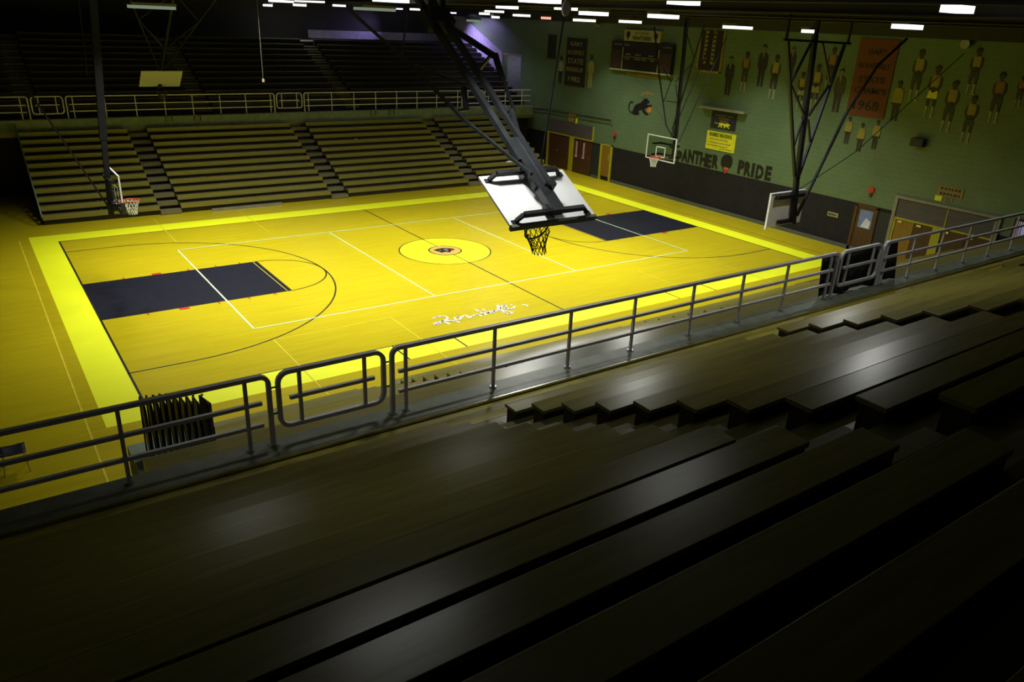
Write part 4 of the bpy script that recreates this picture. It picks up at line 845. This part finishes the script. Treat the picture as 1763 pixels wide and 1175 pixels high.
b = MB(); y, z = wp(1118.5, 189.5); b.cyl(wallpt(y, z, .0), wallpt(y, z, .03), .16, 20); b.build('ball', M['orange'], root)
b = MB(); A = [(1104,164),(1109,161),(1114,160),(1119,161),(1124,164)]
for i in range(4): q, r_ = wp(*A[i]); q2, r2 = wp(*A[i+1]); b.obox((wallpt(q, r_, .006)+wallpt(q2, r2, .006))/2, V((0, (q2-q)*.42, (r2-r_)*.42)), V((.006, 0, 0)), V((0, 0, .06)))
b.build('arched_lettering', M['gold'], root)
# painted people
def figure(uh, vh, uf, vf, kind, label, flip=1):
    a, c = PX(uh, vh), PX(uf, vf); zf, zh = c.z, a.z; Hh = zh-zf; y0 = (a.y+c.y)/2; s = Hh/8.
    root = thing('wall_figure', label, 'wall figure', wallpt(y0, zf), 'painted figures on the end wall'); lean = (a.y-c.y)/Hh*.3
    def P(pts, off=.01): return [wallpt(y0+lean*(z-4)*s-x*s*flip, zf+z*s, off) for x, z in pts]
    def part(nm, pts, m, off=.01, par=root):
        b = MB(); b.prism(P(pts, off), (-.015, 0, 0)); return b.build(nm, M[m], par)
    pl = kind.startswith('p'); top = {'p': 'jersey', 'o': 'jerseyor', 's': 'suit', 'b': 'suitbrown', 'y': 'jersey', 'c': 'paleyel', 'w': 'sock'}[kind[1]]
    skin = 'skinpale' if kind[1] in 'sb' else 'skin'
    hd = part('head', [(-.22,6.95),(-.42,7.2),(-.46,7.55),(-.3,7.85),(0,7.98),(.3,7.85),(.46,7.55),(.42,7.2),(.22,6.95),(.2,6.6),(-.2,6.6)], skin)
    part('hair', [(-.48,7.5),(-.42,7.86),(-.15,8.06),(.15,8.06),(.42,7.86),(.48,7.5),(.3,7.72),(-.3,7.72)], 'hair', .025, hd)
    if pl:
        part('torso_jersey', [(-.75,6.5),(-.35,6.7),(.35,6.7),(.75,6.5),(.68,5.2),(.66,4.2),(-.66,4.2),(-.68,5.2)], top)
        part('shorts', [(-.68,4.25),(.68,4.25),(.86,3.0),(.1,3.0),(0,3.4),(-.1,3.0),(-.86,3.0)], 'sock' if kind[2:] == 'w' else ('ysign' if kind[2:] == 'y' else 'shorts'), .012)
        for q in (-1, 1):
            part('leg', [(q*.2,3.05),(q*.8,3.05),(q*.72,1.7),(q*.34,1.7)], skin, .008)
            part('sock', [(q*.34,1.8),(q*.72,1.8),(q*.66,.5),(q*.8+.1,.0),(q*.3-.15,.0),(q*.38,.5)], 'sock', .011)
            part('arm', [(q*.68,6.5),(q*1.0,6.2),(q*1.12,5.0),(q*.72,4.2),(q*.3,4.3),(q*.34,4.55),(q*.8,5.0),(q*.7,5.8)], skin, .013)
        b = MB(); cc = P([(0, 4.35)], .03)[0]; b.cyl(cc, cc-V((.02, 0, 0)), .42*s, 14); b.build('ball', M['trouser'], root)
    else:
        tr = {'s': 'suit', 'b': 'trouser', 'y': 'trouser', 'c': 'paleyel', 'w': 'suit'}[kind[1]]
        part('jacket', [(-.95,6.3),(-.4,6.65),(.4,6.65),(.95,6.3),(.9,4.6),(.8,3.6),(-.8,3.6),(-.9,4.6)], top)
        if kind[1] in 'sb': part('shirt', [(-.2,6.62),(.2,6.62),(0,5.4)], 'sock' if kind[2:] != 'y' else 'jersey', .026)
        for q in (-1, 1):
            part('sleeve', [(q*.9,6.3),(q*1.12,5.9),(q*1.2,4.4),(q*1.1,3.6),(q*.84,3.6),(q*.86,4.6)], top, .012)
            part('hand', [(q*.84,3.62),(q*1.1,3.62),(q*1.08,3.2),(q*.88,3.2)], skin, .012)
            part('trouser_leg', [(q*.04,3.7),(q*.8,3.7),(q*.68,.3),(q*.75,.0),(q*.16,.0),(q*.2,.3)], tr, .008)
    return root
FIG = [(1259.5,98,1252,164,'ns','flat wall figure in black suit and pale tie, first right of the dark framed banner'),(1288,90,1278.7,156,'po','flat player figure in orange jersey between the two black suits'),
 (1317,77.5,1308.7,149,'nsy','tall flat wall figure in black suit over yellow shirt'),(1340,95,1327.4,170,'p','flat player figure in yellow jersey left of the black truss'),
 (1367,82,1361,134,'ns','dim dark suited wall figure behind the left truss leg'),(1382.7,124.5,1377,187,'pyw','flat player figure with white shorts in the left bay of the truss'),
 (1410,111,1400,188,'pyw','flat player figure right behind the truss mast'),(1438.5,82,1424,154,'po','flat player figure high behind the right truss leg'),
 (1451,119,1438,193,'nb','flat wall figure in brown suit left of the 1968 banner'),(1464,201,1457,247.5,'ny','small flat wall figure in yellow shirt under the left corner of the 1968 banner'),
 (1486,212,1478,261,'ny','small flat wall figure in yellow shirt with folded hands, lowest under the 1968 banner'),(1512,207,1505,257,'ny','small flat wall figure in yellow shirt under the right corner of the 1968 banner'),
 (1549,139.5,1540,208,'ny','flat wall figure in lime shirt and dark trousers right of the 1968 banner'),(1588.7,86,1571,174,'p','tall flat player figure in gold jersey, first one right of the 1968 banner'),
 (1617,113.7,1597,202.6,'pyy','flat player figure in lime shorts crossed by the cable'),(1647,139.5,1625,227.6,'p','flat player figure in the middle of the right hand group'),
 (1686.5,83,1671,163,'p','flat player figure, highest of the right hand group'),(1679,165,1660,246,'p','flat player figure, lowest of the right hand group'),
 (1724.5,125,1711,212,'po','flat player figure in orange jersey at the far right of the wall'),(1763,131,1751,183,'po','flat player figure cut off by the right edge'),
 (968,97,963.7,143,'nw','flat wall figure in white shirt and dark trousers between two dark banners'),(1020,95,1015,151,'nc','flat wall figure in cream suit right of the 1982 banner')]
def fk(k): return k if len(k) > 1 else k+'p'
for (a, b_, c, d, k, lab) in FIG:
    k = fk(k); k = ('py' if k == 'pp' else k); figure(a, b_, c, d, k, lab)
# pipe, alarms, small signs
b = MB(); p = [wallpt(*wp(u, v), .06) for u, v in ((900, 183), (940, 186), (1054, 205), (1054, 214))]; b.tube(p, .03, 8); b.tube([q+V((0, 0, -.22)) for q in p[:3]], .02, 6); single('wall_pipe', b, M['base'], 'pair of thin dark pipes along the green wall above the far doors', 'pipe')
for (u, v, lab) in ((1059, 231, 'small red fire bell above the amber door'), (1501, 327, 'small red fire bell right of the black truss')):
    y, z = wp(u, v); root = thing('fire_bell', lab, 'alarm', wallpt(y, z), 'fire bells'); b = MB(); b.cyl(wallpt(y, z, 0), wallpt(y, z, .07), .13, 16); b.build('gong', M['red'], root)
    b = MB(); wall_slab(b, y+.06, y-.06, z-.3, z-.14, 0, .06); b.build('strike_box', M['door'], root)
def small_sign(c, m, label, lines=0, pm='trouser'):
    yl, yr, z0, z1 = span(*c); root = thing('wall_sign', label, 'sign', wallpt((yl+yr)/2, z0), 'small wall signs'); b = MB(); wall_slab(b, yl, yr, z0, z1, 0, .03); b.build('panel', M[m], root); h = z1-z0; w = yl-yr
    for i in range(lines):
        b = MB(); x = .1
        while x < .85:
            q = random.uniform(.07, .14); q = min(q, .9-x); wall_slab(b, yl-w*x, yl-w*(x+q), z0+h*(i+.25)/lines, z0+h*(i+.75)/lines, .03, .036); x += q+.05
        b.build('illegible_print', M[pm], root)
small_sign((1617.5,319,1660.5,325.5,1657,344,1613,336), 'gold', 'orange yellow sign with two dark lines above the right doorway', 2)
small_sign((1611,335.5,1623,338,1621,347,1609,344.5), 'ysign', 'small yellow notice under the left corner of the orange sign')
small_sign((1628,340,1641,342.5,1639,350,1626,347.5), 'cream', 'small white notice under the middle of the orange sign', 3, 'suit')
small_sign((1426,364,1444,368,1443,375,1424.5,371.5), 'paleyel', 'small pale label on the dark wainscot by the right side hoop', 1)
small_sign((980,193,992,196,991,212,978,208), 'gold', 'small gold sign above the far double doors')
small_sign((990,203,995,204,994,214,989,212), 'ysign', 'tiny yellow notice hanging below the gold sign')
small_sign((1017,247,1036,252,1034,309,1015,305), 'pad', 'tall dark panel between the double doors and the amber door')
small_sign((1507,362,1537,369,1529,440,1499,433), 'pad', 'tall dark panel between the poster door and the cream framed doorway')
yl, yr, z0, z1 = span(1575,236,1596,240,1594,254,1573,250); root = thing('wall_speaker', 'dark box speaker low on the green wall below the painted players', 'speaker', wallpt((yl+yr)/2, z0)); b = MB(); wall_slab(b, yl, yr, z0, z1, 0, .3); b.build('cabinet', M['suit'], root)
b = MB(); wall_slab(b, yl-.05, yr+.05, z0+.05, z1-.05, .3, .31); b.build('grille', M['trouser'], root)
y, z = wp(1668, 76); root = thing('wall_globe', 'dim round globe lamp at the top of the wall among the painted players', 'lamp', wallpt(y, z)); b = MB(); b.cyl(wallpt(y, z, .0), wallpt(y, z, .12), .05, 8); b.cyl(wallpt(y, z, .1), wallpt(y, z, .3), .17, 16); b.build('globe', M['alcove'], root)
y, z = wp(1030, 43); b = MB(); b.cyl(wallpt(y, z, 0), wallpt(y, z, .2), .1, 12); single('wall_beacon', b, M['cream'], 'small pale fitting on the wall right above the 1982 banner', 'fitting')
# scraps of paper left on the far seats
for (u, v, yy, lab, s) in ((876, 278.5, 11.6, 'white crumpled paper left on a far bench beside the tilted mast', .17), (613, 246, 14.2, 'small pale green scrap left on a far bench', .08)):
    n = max(1, round((yy-10.4)/PITCH_L)+1); zt = .41+RISE_L*(n-1); yc = 10.4+PITCH_L*(n-1)+.12; x = PY(u, v, yc).x
    b = MB(); b.add([(x-s*1.6, yc-s*.5, zt+.002), (x+s*1.4, yc-s*.6, zt+.002), (x+s, yc+s*.4, zt+.002), (x-s, yc+s*.5, zt+.002), (x+s*.1, yc, zt+s*.5)], [(0,1,4),(1,2,4),(2,3,4),(3,0,4),(3,2,1,0)]); single('paper_scrap', b, M['paper'] if s > .1 else M['cyan'], lab, 'paper')
